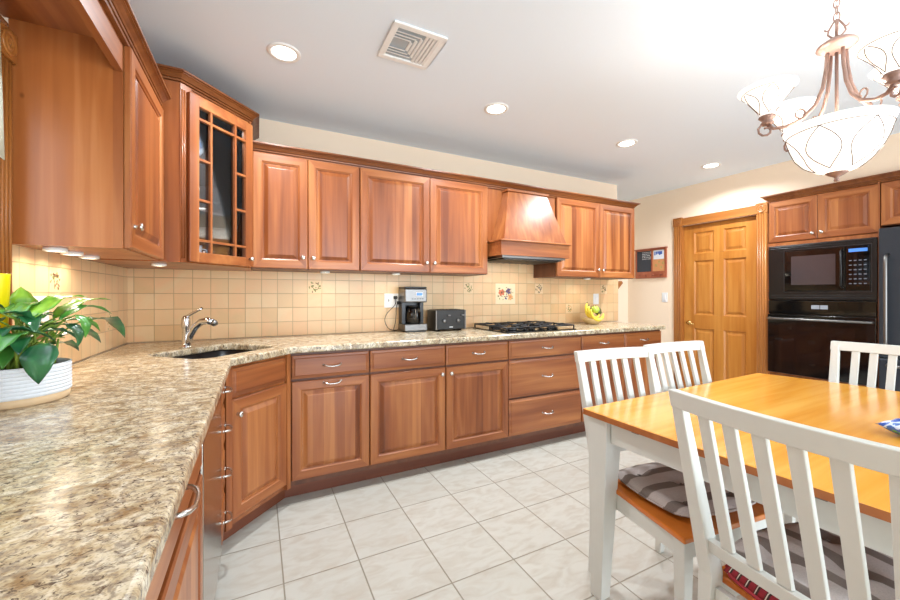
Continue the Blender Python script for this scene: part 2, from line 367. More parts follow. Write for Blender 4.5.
# ------------------------------------------------------------------ room shell
XL, XR, YB, YH, ZC = -.73, 4.41, 3.0, 3.45, 2.46
b = MB(M_floor); b.box(-.9, 5.2, -2.6, 3.7, -.1, 0); struct(b.build('floor'))
b = MB(M_ceil); b.box(-.9, 5.2, -2.6, 3.7, ZC, ZC+.1); struct(b.build('ceiling'))
b = MB(M_wall)
WY0, WY1, WZ0, WZ1 = .42, 1.628, 1.10, 1.955
b.box(XL-.12, XL, -2.6, WY0, 0, ZC); b.box(XL-.12, XL, WY1, YB+.12, 0, ZC); b.box(XL-.12, XL, WY0, WY1, 0, WZ0); b.box(XL-.12, XL, WY0, WY1, WZ1, ZC)
wl = struct(b.build('wall_left'))
b = MB(M_wall); b.box(XL, 3.653, YB, YB+.12, 0, ZC); wb = struct(b.build('wall_back'))
b = MB(M_wall); b.box(2.6, XR, YH, YH+.1, 0, ZC); struct(b.build('wall_hall'))
b = MB(M_wall); b.box(2.5, 2.6, YB+.12, YH+.1, 0, ZC); struct(b.build('wall_passage'))
DY0, DY1, DZ = 1.975, 2.722, 2.005
def wr(*a): b = MB(M_wall); b.box(*a); struct(b.build('wall_right'))
b = MB(M_wall); b.box(XR, XR+.12, DY1, YH+.1, 0, ZC); b.box(XR, XR+.12, DY0, DY1, DZ, ZC); b.box(XR, XR+.12, 1.885, DY0, 0, ZC)
struct(b.build('wall_right'))
b = MB(M_wall); b.box(XR, XR+.12, -2.6, -2.0, 0, ZC); b.box(XR, XR+.12, -.6, .15, 0, ZC); b.box(XR, XR+.12, -2.0, -.6, 0, .6); b.box(XR, XR+.12, -2.0, -.6, 2.1, ZC); struct(b.build('wall_right'))
wr(XR, XR+.12, .15, 1.885, 2.125, ZC); wr(XR+.66, XR+.76, .0, 2.0, 0, ZC)
b = MB(M_wall); b.box(XL-.12, .5, -2.6, -2.5, 0, ZC); b.box(3.5, XR+.2, -2.6, -2.5, 0, ZC); b.box(.5, 3.5, -2.6, -2.5, 2.15, ZC)
struct(b.build('wall_front'))
def window_frame(name, axis, plane, a0, a1, z0, z1, mat, mull=1, t=.05):
    b = MB(mat)
    def bx(p0, p1, q0, q1):
        if axis == 'X': b.box(plane-.03, plane+.03, p0, p1, q0, q1)
        else: b.box(p0, p1, plane-.03, plane+.03, q0, q1)
    bx(a0, a1, z0, z0+t); bx(a0, a1, z1-t, z1); bx(a0, a0+t, z0+t, z1-t); bx(a1-t, a1, z0+t, z1-t)
    for k in range(mull): x = a0+(a1-a0)*(k+1)/(mull+1); bx(x-t/2, x+t/2, z0+t, z1-t)
    return struct(b.build(name))
window_frame('window_1', 'X', XL-.07, WY0, WY1, WZ0, WZ1, M_white)
window_frame('window_2_unseen', 'Y', -2.55, .5, 3.5, 0, 2.15, M_white, 1, .07)  # unseen glass doors, added as an opening for the rear fill
window_frame('window_3_unseen', 'X', XR+.06, -2.0, -.6, .6, 2.1, M_white)  # unseen window in front of the side fill

# window casing (oak, fluted, with carved corner block)
def fluted(b, x0, x1, y0, y1, z0, z1, m=0, n=4, axis='x'):
    """casing board with raised reeds on its +x (or -x) face"""
    b.box(x0, x1, y0, y1, z0, z1, m)
    w = (y1-y0)/(n+.8)
    for k in range(n):
        yc = y0+(y1-y0)*(k+.5+.15)/(n+.3)
        xs = x1 if axis == 'x' else x0
        sgn = 1 if axis == 'x' else -1
        prof = [(xs, yc-w*.38), (xs+sgn*.004, yc-w*.2), (xs+sgn*.005, yc), (xs+sgn*.004, yc+w*.2), (xs, yc+w*.38)]
        b.rings([[(x, y, z0+.002) for x, y in prof], [(x, y, z1-.002) for x, y in prof]], m, True)
def rosette(b, xf, yc, zc, s, t, sgn, m=0):
    h = s/2
    b.box(min(xf, xf+sgn*t), max(xf, xf+sgn*t), yc-h, yc+h, zc-h, zc+h, m)
    pr = [(h*.86, 0), (h*.84, .004), (h*.72, .006), (h*.66, .001), (h*.5, .001), (h*.42, .005), (h*.3, .006), (h*.26, .002), (h*.15, .002), (h*.1, .005), (.0005, .006)]
    loops = []
    for r_, o_ in pr:
        loops.append([(xf+sgn*(t+o_), yc+r_*math.cos(2*PI*j/20), zc+r_*math.sin(2*PI*j/20)) for j in range(20)])
    b.rings(loops, m, True)
CW = .092
b = MB([M_oakt]); fluted(b, XL+.001, XL+.024, WY1+.008, WY1+.008+CW, WZ0, WZ1+.0, 0, 4)
t1 = struct(b.build('trim_1'))
b = MB([M_oakt]); rosette(b, XL+.001, WY1+.008+CW/2, WZ1+.046, .092, .034, 1); o = b.build('corner_block', t1)
b = MB([M_oakh]); b.box(XL+.001, XL+.022, WY0-.03, WY1+.004, WZ1+.008, WZ1+.095); struct(b.build('trim_2'))
b = MB([M_oakh]); b.box(XL-.1, XL+.12, WY0-.06, WY1+.10, WZ0-.03, WZ0-.002); struct(b.build('trim_3'))
b = MB([M_oakt]); fluted(b, XL+.001, XL+.024, WY0-.1, WY0-.008, WZ0, WZ1+.0, 0, 4); struct(b.build('trim_4'))

# backsplash with hand-painted tiles
b = MB([M_tileb]); b.box(XL+.012, 3.655, YB-.012, YB-.0005, .915, 1.395); b.box(1.70, 2.44, YB-.012, YB-.0005, 1.395, 1.7)
bs = b.build('backsplash', wb)
b = MB([M_tilel]); b.box(XL+.0005, XL+.012, 1.668, YB-.012, .915, 1.395); b.box(XL+.0005, XL+.012, -.8, 1.668, .915, 1.068); bsl = b.build('backsplash', wl)
FC = {k: simple('paint_'+k, c(*v), .5) for k, v in dict(olive=(112, 110, 60), brown=(120, 76, 52), coral=(216, 120, 84), purple=(92, 78, 120), peach=(226, 172, 112), green=(128, 140, 76), face=(244, 222, 186), pale=(236, 206, 164)).items()}
FM = list(FC.values()); FI = {k: i for i, k in enumerate(FC)}
def flower_tile(u, z, size, kind, seed, parent, wall='back', w2=None):
    rnd = random.Random(seed); b = MB(FM); w2 = w2 or size
    def P(a, bb, d):
        return (u+a, YB-.0125-d, z+bb) if wall == 'back' else (XL+.0125+d, u+a, z+bb)
    def disc(a, bb, r1, r2, ang, m, d, n=8):
        pts = []
        for j in range(n):
            t = 2*PI*j/n; x = r1*math.cos(t); y = r2*math.sin(t)
            pts.append((a+x*math.cos(ang)-y*math.sin(ang), bb+x*math.sin(ang)+y*math.cos(ang)))
        b.rings([[P(x, y, 0) for x, y in pts], [P(x, y, d) for x, y in pts]], FI[m], False)
    h = size/2; hw = w2/2
    b.rings([[P(x, y, -.0005) for x, y in ((-hw, -h), (hw, -h), (hw, h), (-hw, h))], [P(x, y, .0006) for x, y in ((-hw, -h), (hw, -h), (hw, h), (-hw, h))]], FI['face'] if kind == 'big' else FI['pale'], False)
    def flower(a, bb, r, m, m2):
        for j in range(6):
            t = j*PI/3+rnd.random(); disc(a+r*.55*math.cos(t), bb+r*.55*math.sin(t), r*.55, r*.38, t, m, .0010+.0001*j)
        disc(a, bb, r*.3, r*.3, 0, m2, .002)
    if kind == 'big':
        flower(-.045, .012, .034, 'coral', 'brown'); flower(.035, .025, .028, 'purple', 'brown'); flower(.052, -.03, .03, 'peach', 'coral')
        for k in range(34):
            disc(rnd.uniform(-.085, .085), rnd.uniform(-.055, .06), rnd.uniform(.006, .012), .0035, rnd.uniform(0, PI), rnd.choice(['olive', 'green', 'olive', 'brown']), .0009+.00001*k)
        for k in range(6): disc(rnd.uniform(-.02, .02), rnd.uniform(-.05, -.0), .006, .006, 0, 'purple', .0015+.00002*k)
    else:
        mains = {'sprig': ['olive', 'brown', 'green'], 'violet': ['purple', 'olive', 'brown'], 'faint': ['green', 'peach', 'olive']}[kind]
        s = size/.1
        for k in range(26):
            a = rnd.uniform(0, 2*PI); r_ = rnd.uniform(.010, .042)*s
            disc(r_*math.cos(a), r_*math.sin(a), rnd.uniform(.005, .010)*s, .0034*s, rnd.uniform(0, PI), rnd.choice(mains), .0009+.00001*k)
        b.rings([[P(.03*s*math.sin(t*3)*(1 if q else .93), .036*s*(t-.5)*2, .0009+q*.0001) for q in (0, 1)] for t in [i/12 for i in range(13)]], FI['olive'], False, (False, False), False)
    return b.build('painted_tile', parent)
for (u, z, k, sd) in ((.365, 1.27, 'sprig', 1), (1.70, 1.27, 'sprig', 2), (2.51, 1.275, 'violet', 3), (3.43, 1.27, 'sprig', 5), (2.91, 1.07, 'faint', 6)):
    flower_tile(round((u+.687-.0508)/.1015)*.1015-.687+.0508, round((z-.9668)/.1015)*.1015+.9668, .099, k, sd, bs)
flower_tile(-.687+.1015*27.5, .916+.1015*3, .195, 'big', 4, bs, w2=.225)
for (u, z, k, sd) in ((2.10, 1.27, 'sprig', 7), (2.66, 1.07, 'faint', 8)):
    flower_tile(round((u-2.0508)/.1015)*.1015+2.0508, round((z-.9668)/.1015)*.1015+.9668, .099, k, sd, bsl, 'left')

# interior door with casing
def rect_ring(x0, x1, z0, z1, y): return [(x0, y, z0), (x1, y, z0), (x1, y, z1), (x0, y, z1)]
def panel_front(b, x0, x1, z0, z1, prof, mv=0, mh=1, mc=2):
    """nested rings (inset, y); left/right quads vertical grain, top/bottom horizontal; centre face mc"""
    loops = [rect_ring(x0+i, x1-i, z0+i, z1-i, y) for i, y, _ in prof]
    n0 = len(b.v)
    for lp in loops: b.v += lp
    for i in range(len(loops)-1):
        for j in range(4):
            a = n0+i*4+j; q = n0+i*4+(j+1) % 4
            b.f.append([a, q, q+4, a+4]); m = prof[i+1][2]
            b.mi.append((mh if j in (0, 2) else mv) if m == 0 else mc); b.sm.append(False)
    b.f.append([n0+(len(loops)-1)*4+j for j in range(4)]); b.mi.append(mc); b.sm.append(False)
    b.f.append([n0+3, n0+2, n0+1, n0]); b.mi.append(mv); b.sm.append(False)
dr = thing('interior_door', 'honey oak six-panel door closed in the right wall', 'door', (XR+.03, DY1-.004, 0), R(-90))
dr['kind'] = 'structure'; dr.name = 'door_1'; del dr['category']; del dr['label']
DW = DY1-DY0-.008
b = MB([M_oak, M_oak, M_oak])
cols = ((.112, .322), (.42, .63)); rows = ((.22, .83), (.985, 1.595), (1.675, 1.915))
# stiles and rails
zs = [(.005, .22), (.83, .985), (1.595, 1.675), (1.915, DZ-.006)]
b.box(0, .112, 0, .035, .005, DZ-.006); b.box(.63, DW, 0, .035, .005, DZ-.006); [b.box(.322, .42, 0, .035, q0, q1) for q0, q1 in rows]
for z0, z1 in zs: b.box(.112, .63, 0, .035, z0, z1, 1)
b.build('door_slab', dr, bevel=.002)
for (x0, x1) in cols:
    for (z0, z1) in rows:
        b = MB([M_oak, M_oak, M_oak]); panel_front(b, x0, x1, z0, z1, [(0, .03, 0), (0, .002, 0), (.012, .012, 0), (.02, .013, 0), (.045, .004, 2), (.05, .004, 2)]); b.build('door_panel', dr)
b = MB(M_brass); b.lathe([(.026, 0), (.026, .006), (.012, .01), (.011, .04), (.0, .042)], (.055, 0, .89), 20, axis='Y')
b.tube([(.055, -.04, .89), (.075, -.046, .892), (.105, -.046, .885), (.135, -.044, .878)], [.009, .009, .008, .006], 10); b.build('lever_handle', dr)
for z in (.28, 1.1, 1.75):
    b = MB(M_brass); b.tube([(DW+.001, -.004, z-.045), (DW+.001, -.004, z+.045)], .006, 8); b.build('hinge', dr)
b = MB([M_oakt]); fluted(b, XR-.024, XR-.001, DY1-.002, DY1+.088, 0, DZ+.004, 0, 4, '-x'); t5 = struct(b.build('trim_5'))
b = MB([M_oakt]); fluted(b, XR-.024, XR-.001, DY0-.088, DY0+.002, 0, DZ+.004, 0, 4, '-x'); t6 = struct(b.build('trim_6'))
b = MB([M_oakh]); b.box(XR-.024, XR-.001, DY0, DY1, DZ+.004, DZ+.09); struct(b.build('trim_7'))
for yc, tt in ((DY1+.043, t5), (DY0-.043, t6)):
    b = MB([M_oakt]); rosette(b, XR-.001, yc, DZ+.053, .098, .03, -1); b.build('corner_block', tt)
b = MB([M_oakt]); b.box(XR+.0, XR+.11, DY1-.003, DY1+.0, 0, DZ); b.box(XR, XR+.11, DY0, DY0+.003, 0, DZ); b.box(XR, XR+.11, DY0, DY1, DZ-.004, DZ); struct(b.build('trim_8'))
b = MB(M_white); b.box(XR-.014, XR-.001, 2.815, YH, .0, .11); struct(b.build('baseboard_right'))
b = MB(M_white); b.box(2.6, XR-.014, YH-.014, YH-.001, 0, .11); struct(b.build('baseboard_hall'))

# ------------------------------------------------------------------ cabinet kit (front at y=0 facing -y, width along +x)
DOORP = [(0, .020, 0), (0, .004, 0), (.004, 0, 0), (.050, 0, 0), (.054, .0045, 0), (.059, .007, 0), (.061, .0115, 2), (.065, .0115, 2), (.086, .0015, 2), (.088, .001, 2)]
DRAWP = [(0, .020, 0), (0, .008, 0), (.004, .006, 0), (.016, .0035, 0), (.020, 0, 0), (.022, 0, 2)]
WMATS = [M_wv, M_wh, M_wp]
def knob(parent, x, z, y=0):
    b = MB(M_nickel); b.lathe([(.008, 0), (.007, .003), (.005, .008), (.006, .014), (.013, .019), (.0145, .023), (.012, .027), (.006, .029), (.0, .0295)], (x, y, z), 18, axis='Y')
    return b.build('knob', parent)
def pull(parent, x, z, w=.1, y=0, name='handle'):
    b = MB(M_nickel); h = w/2
    pts = [(x-h, y, z+.002), (x-h+.002, y-.014, z+.002), (x-h+.012, y-.024, z), (x-h*.45, y-.030, z-.003), (x, y-.031, z-.004), (x+h*.45, y-.030, z-.003), (x+h-.012, y-.024, z), (x+h-.002, y-.014, z+.002), (x+h, y, z+.002)]
    b.tube(pts, [.0065, .005, .0055, .0045, .0042, .0045, .0055, .005, .0065], 8)
    for sx in (-1, 1): b.lathe([(.008, 0), (.008, .003), (.005, .005)], (x+sx*h, y, z+.002), 12, axis='Y')
    return b.build(name, parent)
def door(parent, x0, x1, z0, z1, hardware=None, hx=None, hz=None):
    b = MB(WMATS); panel_front(b, x0, x1, z0, z1, DOORP); d = b.build('door', parent)
    if hardware == 'knob': knob(d, hx, hz)
    if hardware == 'pull': pull(d, hx, hz)
    return d
def drawer(parent, x0, x1, z0, z1, hw=True, hz=None, w=.1):
    b = MB([M_wh, M_wh, M_wh]); panel_front(b, x0, x1, z0, z1, DRAWP); d = b.build('drawer', parent)
    if hw: pull(d, (x0+x1)/2, hz or (z0+z1)/2, w)
    return d
def carcass(parent, x0, x1, y0, y1, z0, z1, name='body', m=None):
    b = MB(m or [M_body]); b.box(x0, x1, y0, y1, z0, z1); return b.build(name, parent)
ZB0, ZB1, ZT = .125, .872, .872
def base_unit(label, loc, rz, w, depth=.62, body=True, toe=True, tx=(0, 0)):
    t = thing('base_cabinet', label, 'cabinet', loc, rz, 'wooden base cabinets under the granite')
    if body: carcass(t, 0.0005, w-.0005, .022, depth, .1, ZT)
    if toe:
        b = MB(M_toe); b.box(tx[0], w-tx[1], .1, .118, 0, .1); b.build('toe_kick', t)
    return t
g = .0035
BF = 2.365
xs = [.17, .631, 1.166, 1.698, 2.451, 2.983, 3.51]
# back run
u = base_unit('base cabinet with pulls on both drawer and tilt-out door, next to the angled corner', (xs[0], BF, 0), 0, xs[1]-xs[0], tx=(-.027, 0)); w = xs[1]-xs[0]
drawer(u, g, w-g, .722, .858, True); door(u, g, w-g, .133, .708, 'pull', w/2, .686)
u = base_unit('base cabinet beneath the coffee maker, its door knob at the upper right', (xs[1], BF, 0), 0, xs[2]-xs[1]); w = xs[2]-xs[1]
drawer(u, g, w-g, .722, .858); door(u, g, w-g, .133, .708, 'knob', w-.035, .665)
u = base_unit('base cabinet beneath the toaster, its door knob at the upper left', (xs[2], BF, 0), 0, xs[3]-xs[2]); w = xs[3]-xs[2]
drawer(u, g, w-g, .722, .858); door(u, g, w-g, .133, .708, 'knob', .035, .665)
u = base_unit('wide three-drawer base cabinet beneath the gas cooktop', (xs[3], BF, 0), 0, xs[4]-xs[3]); w = xs[4]-xs[3]
drawer(u, g, w-g, .722, .858); drawer(u, g, w-g, .422, .708); drawer(u, g, w-g, .133, .408)
u = base_unit('base cabinet just right of the cooktop drawers, behind the chairs', (xs[4], BF, 0), 0, xs[5]-xs[4]); w = xs[5]-xs[4]
drawer(u, g, w-g, .722, .858); door(u, g, w-g, .133, .708, 'knob', w-.035, .665)
u = base_unit('last base cabinet at the right end of the back counter', (xs[5], BF, 0), 0, xs[6]-xs[5]); w = xs[6]-xs[5]
drawer(u, g, w-g, .722, .858); door(u, g, w-g, .133, .708, 'knob', .035, .665)
# diagonal corner: A(-.135,2.06) -> B(.17,2.365)
XF = -.135
dl = math.hypot(.305, .305)
u = base_unit('angled corner sink base with plain false drawer and knob at the left', (XF, 2.06, 0), R(45), dl, body=False, toe=False)
b = MB([M_wv]); b.box(.004, .036, .0, .02, .1, ZT); b.box(dl-.03, dl-.002, .0, .02, .1, ZT); b.box(.036, dl-.03, .022, .032, .1, ZT); b.build('face_frame', u)
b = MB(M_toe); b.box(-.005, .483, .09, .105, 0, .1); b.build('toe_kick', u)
drawer(u, .038, dl-.032, .722, .858, False); door(u, .038, dl-.032, .133, .708, 'knob', .038+.03, .635)
# left run (faces +x): stack, dishwasher, near unit
u = base_unit('narrow four-drawer base stack between dishwasher and angled corner', (XF, 1.852, 0), R(90), .2, depth=.59); w = .2
hs = [(.722, .858), (.53, .708), (.33, .516), (.133, .316)]
for z0, z1 in hs: drawer(u, g, w-g, z0, z1, True, None, .09)
dw = thing('dishwasher', 'stainless dishwasher front mirroring the floor, under left counter', 'dishwasher', (XF, 1.246, 0), R(90))
b = MB([M_steeld, M_black]); b.box(.004, .598, 0, .03, .13, .80, 0); b.build('door', dw, bevel=.006)
b = MB([M_steeld]); b.box(.004, .598, -.002, .03, .803, .865); b.build('control_panel', dw, bevel=.004)
carcass(dw, .004, .598, .032, .57, .1, .87, 'tub', [M_black]); b = MB(M_black); b.box(.004, .598, .09, .1, 0, .1); b.build('toe_kick', dw)
u = base_unit('nearest left base cabinet with long drawer pull, below the granite edge', (XF, .42, 0), R(90), .822, depth=.59); w = .822
d = drawer(u, g, w-g, .735, .865, False); pull(d, .45, .822, .115); door(u, g, w-g, .133, .722)
u = base_unit('base cabinet left of the camera, mostly hidden by the granite top', (XF, -.4, 0), R(90), .818, depth=.59); w = .818
drawer(u, g, w-g, .735, .865, True, .80, .13); door(u, g, w/2-g/2, .133, .722, 'knob', w/2-.04, .66); door(u, w/2+g/2, w-g, .133, .722, 'knob', w/2+.04, .66)

# countertop with sink cut-out
def rrect(u0, u1, v0, v1, r, n=5):
    pts = []
    for (cu, cv, a0) in ((u1-r, v1-r, 0), (u0+r, v1-r, 90), (u0+r, v0+r, 180), (u1-r, v0+r, 270)):
        for k in range(n+1): a = R(a0+90*k/n); pts.append((cu+r*math.cos(a), cv+r*math.sin(a)))
    return pts
S2 = math.sqrt(.5)
def uv2xy(p, z=None):
    x = (p[0]-p[1])*S2; y = (p[0]+p[1])*S2
    return (x, y) if z is None else (x, y, z)
outer = [(-.729, -.4), (-.109, -.4), (-.109, 2.048), (.181, 2.338), (3.53, 2.338), (3.53, 2.985), (-.715, 2.985), (-.715, 1.0), (-.729, 1.0)]
outer = [(-.716, -.4), (-.109, -.4), (-.109, 2.048), (.181, 2.338), (3.53, 2.338), (3.53, 2.986), (-.716, 2.986)]
hole = [uv2xy(p) for p in rrect(1.31, 1.79, 1.64, 2.04, .07)]
b = MB(M_gran)
P2 = [Vector((x, y, 0)) for x, y in outer+hole]
tris = tessellate_polygon([P2[:len(outer)], P2[len(outer):]])
for z, fl in ((.914, 0), (.876, 1)):
    for t in tris: b.face([(P2[i].x, P2[i].y, z) for i in t])
for poly in (outer, hole):
    for i in range(len(poly)):
        p, q = poly[i], poly[(i+1) % len(poly)]
        b.face([(p[0], p[1], .876), (q[0], q[1], .876), (q[0], q[1], .914), (p[0], p[1], .914)])
ct = b.build('countertop', bevel=.009); ct.modifiers['bevel'].angle_limit = R(25); ct.modifiers['bevel'].segments = 3
tag(ct, 'speckled cream and brown granite worktop running along left and back walls', 'countertop')

# sink and faucet
b = MB(M_black); loops = []
for ins, z in ((-.015, .875), (-.015, .872), (.0, .872), (.006, .74), (.03, .70), (.1, .695)):
    loops.append([uv2xy(p, z) for p in rrect(1.31+ins, 1.79-ins, 1.64+ins, 2.04-ins, max(.02, .07-ins*.5))])
b.rings(loops, 0, True, (False, True)); sk = thing('sink', 'black undermount sink basin set in the corner granite', 'sink'); b.build('basin', sk)
b = MB(M_chrome); b.lathe([(.0, .697), (.04, .697), (.042, .699), (.03, .702), (.0, .7)], (uv2xy((1.55, 1.84))[0], uv2xy((1.55, 1.84))[1], 0), 20); b.build('drain', sk)
fx, fy = -.365, 2.60
fa = thing('faucet', 'chrome pull-out kitchen faucet with lever behind the sink', 'faucet', (fx, fy, .914))
b = MB(M_chrome); b.lathe([(.030, 0), (.030, .006), (.022, .012), (.019, .03), (.018, .10), (.022, .115), (.024, .14), (.021, .165), (.012, .178), (0, .181)], (-.0, 0, 0), 20)
b.build('body', fa)
b = MB(M_chrome); dv = Vector((.87, -.5, 0)).normalized()
pth = [(0.012, .02), (.028, .07), (.055, .115), (.09, .145), (.13, .152), (.16, .143)]
b.tube([dv*a+Vector((0, 0, z)) for a, z in pth], [.016, .017, .018, .019, .020, .018], 14); b.build('spout', fa)
b = MB(M_steel); b.tube([dv*a+Vector((0, 0, z)) for a, z in ((.16, .143), (.168, .138), (.176, .128))], [.0185, .0185, .014], 14); b.build('spray_head', fa)
b = MB(M_chrome); b.tube([Vector((0, 0, .17)), Vector((.02, -.01, .185)), Vector((.06, -.03, .208)), Vector((.082, -.04, .222))], [.009, .008, .006, .007], 10); b.build('lever', fa)

# ------------------------------------------------------------------ wall cabinets
UF = 2.655; UZ0, UZ1 = 1.378, 2.105
ux = [-.032, .295, .638, 1.173, 1.696, 2.44, 2.99, 3.50]
def wall_unit(label, loc, rz, w, depth, z0=UZ0, z1=UZ1, side=None, name='wall_cabinet', grp='wooden wall cabinets'):
    t = thing(name, label, 'cabinet', loc, rz, grp)
    carcass(t, 0.0005, w-.0005, .022, depth, z0, z1, 'body', side)
    return t
def pair(t, w, split, z0=UZ0, z1=UZ1, kz=.075, g=.003, top=.0):
    door(t, g, split-g/2, z0+.004, z1-top, 'knob', split-.032, z0+kz); door(t, split+g/2, w-g, z0+.004, z1-top, 'knob', split+.032, z0+kz)
DEP = YB-UF-.0125
u = wall_unit('two-door wall cabinet beside the glass corner cabinet, narrower doors', (ux[0], UF, 0), 0, ux[2]-ux[0], DEP); pair(u, ux[2]-ux[0], ux[1]-ux[0])
u = wall_unit('two-door wall cabinet left of the range hood', (ux[2], UF, 0), 0, ux[4]-ux[2], DEP); pair(u, ux[4]-ux[2], ux[3]-ux[2])
u = wall_unit('two-door wall cabinet right of the range hood', (ux[5], UF, 0), 0, ux[7]-ux[5], DEP); pair(u, ux[7]-ux[5], ux[6]-ux[5])
# left wall cabinet
LXF = -.406
u = wall_unit('single-door wall cabinet on left wall with broad knotty side', (LXF, 1.732, 0), R(90), .535, XL*-1+LXF-.013, side=[M_pine])
b = MB([M_wv]); b.box(.0005, .535, .0225, .05, UZ0+.001, UZ1-.001); b.v = [(x-.0012, y, z) for x, y, z in b.v]; b.build('face_frame', u)
door(u, .004, .532, UZ0+.004, UZ1-.0, 'knob', .038, UZ0+.085)
# bridge over the window
v = thing('window_bridge', 'wooden bridge board with underside spanning above the sink-side window', 'shelf', (LXF, .3, 0), R(90))
b = MB([M_wh]); b.box(0, 1.430, .022, .046, 2.006, 2.101); b.build('valance_board', v)
b = MB([M_wh]); b.box(0, 1.431, .048, .322, 2.104, 2.126); b.build('soffit_board', v)
# corner cabinet
cz0, cz1 = 1.375, 2.265
cc = thing('corner_cabinet', 'taller angled corner cabinet with multi-pane glass door', 'cabinet')
A = Vector((-.345, 2.285)); B = Vector((-.036, 2.612))
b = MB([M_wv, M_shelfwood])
def wallp(p, q, z0, z1, t, m=0):
    d = (Vector(q)-Vector(p)).normalized(); n = Vector((-d.y, d.x))*t
    pts = [Vector(p), Vector(q), Vector(q)+n, Vector(p)+n]
    b.rings([[(k.x, k.y, z0) for k in pts], [(k.x, k.y, z1) for k in pts]], m, False)
b.box(XL+.014, A.x, A.y, A.y+.016, cz0, cz1)                      # left side, facing the room
b.box(B.x-.016, B.x-.001, B.y, YB-.0135, cz0, cz1)                 # right side
b.box(XL+.014, XL+.02, A.y+.016, YB-.0135, cz0, cz1, 1); b.box(XL+.02, B.x-.016, YB-.02, YB-.0135, cz0, cz1, 1)
inner = [(XL+.02, A.y+.016), (A.x, A.y+.016), (B.x-.016, B.y), (B.x-.016, YB-.02), (XL+.02, YB-.02)]
b.prism(inner, cz0, cz0+.018, 0); b.prism(inner, cz1-.018, cz1, 0)
b.build('body', cc)
for z in (1.66, 1.93):
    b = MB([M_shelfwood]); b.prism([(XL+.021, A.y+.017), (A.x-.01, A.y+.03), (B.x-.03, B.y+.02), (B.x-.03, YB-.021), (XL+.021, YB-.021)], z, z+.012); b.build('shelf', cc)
dd = (B-A); cl = dd.length; ang = math.atan2(dd.y, dd.x); Mx = Matrix.Translation((A.x, A.y, 0)) @ Matrix.Rotation(ang, 4, 'Z')
b = MB([M_wv, M_wh]); b.box(0, .03, -.004, .018, cz0, cz1, 0, Mx); b.box(.03, .06, 0.0, .018, cz0, cz1, 0, Mx); b.box(cl-.012, cl-.001, 0, .018, cz0, cz1, 0, Mx)
for k in range(2): b.tube([Mx @ Vector((.008+.012*k, -.005, cz0+.02)), Mx @ Vector((.008+.012*k, -.005, cz1-.03))], .004, 6)
b.build('face_frame', cc)
gd = MB([M_wv, M_wh]); x0, x1, z0, z1 = .034, cl-.010, cz0+.006, cz1-.028; y0, y1 = -.022, -.002; f = .052
gd.box(x0, x0+f, y0, y1, z0, z1, 0, Mx); gd.box(x1-f, x1, y0, y1, z0, z1, 0, Mx); gd.box(x0+f, x1-f, y0, y1, z0, z0+f, 1, Mx); gd.box(x0+f, x1-f, y0, y1, z1-f, z1, 1, Mx)
gdo = gd.build('door', cc, bevel=.003)
ox0, ox1, oz0, oz1 = x0+f, x1-f, z0+f, z1-f; cwid = (ox1-ox0)*.24
gm = MB([M_wv]); mw = .006
for x in (ox0+cwid, ox1-cwid): gm.box(x-mw, x+mw, y0+.001, y1-.004, oz0, oz1, 0, Mx)
for z in (oz0+.062, oz1-.062): gm.box(ox0, ox1, y0+.002, y1-.004, z-mw, z+mw, 0, Mx)
zz0, zz1 = oz0+.062, oz1-.062
for q in (1, 2):
    z = zz0+(zz1-zz0)*q/3
    gm.box(ox0, ox0+cwid, y0+.002, y1-.004, z-mw, z+mw, 0, Mx); gm.box(ox1-cwid, ox1, y0+.002, y1-.004, z-mw, z+mw, 0, Mx)
gm.build('muntin', gdo)
gp = MB([M_glass]); gp.box(ox0-.004, ox1+.004, y1-.004, y1-.001, oz0-.004, oz1+.004, 0, Mx); gp.build('glass_pane', gdo)
kb = MB(M_nickel); Mk = Mx @ Matrix.Translation((x1-.025, y0, z0+.045))
kb.lathe([(.008, 0), (.005, .008), (.006, .014), (.0135, .019), (.0145, .023), (.010, .028), (0, .0295)], (0, 0, 0), 18, axis='Y', M=Mk); kb.build('knob', gdo)
# things behind the glass
pl = thing('plate', 'blue and white plate standing inside the glass corner cabinet, top shelf', 'plate', (-.36, 2.46, 1.943))
b = MB(M_china); Mp = Matrix.Translation((0, 0, .115)) @ Matrix.Rotation(R(45+180), 4, 'Z') @ Matrix.Rotation(R(12), 4, 'X')
b.lathe([(.0, .0), (.06, .0), (.075, .008), (.11, .016), (.112, .02), (.075, .014), (.06, .006), (0, .006)], (0, 0, 0), 32, axis='Y', M=Matrix.Translation((0, 0, .115)) @ Matrix.Rotation(R(45), 4, 'Z') @ Matrix.Rotation(R(-10), 4, 'X')); b.build('dish', pl)
b = MB(M_black); b.tube([(-.04, -.0, .004), (-.0, -.045, .004), (.02, -.02, .03)], .004, 6); b.tube([(.0, .04, .004), (.045, -.0, .004), (.03, -.03, .03)], .004, 6); b.build('plate_stand', pl)
mg = thing('mug', 'small white and blue mug on the bottom of the glass corner cabinet', 'mug', (-.30, 2.40, 1.3935))
b = MB(M_china); b.lathe([(.0, 0), (.03, 0), (.034, .01), (.036, .08), (.033, .08), (.031, .012), (0, .008)], n=20); b.build('cup', mg)
b = MB(M_china); b.tube([(.03, .015, .065), (.052, .026, .06), (.055, .028, .035), (.03, .016, .02)], .004, 8); b.build('mug_handle', mg)
for k, (x, y, lab) in enumerate(((-.22, 2.62, 'stemmed glass on the middle shelf, nearest the right pane'), (-.35, 2.66, 'stemmed glass on the middle shelf, further back in the corner'))):
    o = thing('wine_glass', lab, 'glass', (x, y, 1.6725)); b = MB(M_glass)
    b.lathe([(.03, 0), (.03, .002), (.004, .006), (.004, .07), (.03, .09), (.036, .12), (.03, .16), (.029, .16), (.034, .12), (.028, .092), (0, .075)], n=20); b.build('bowl', o)

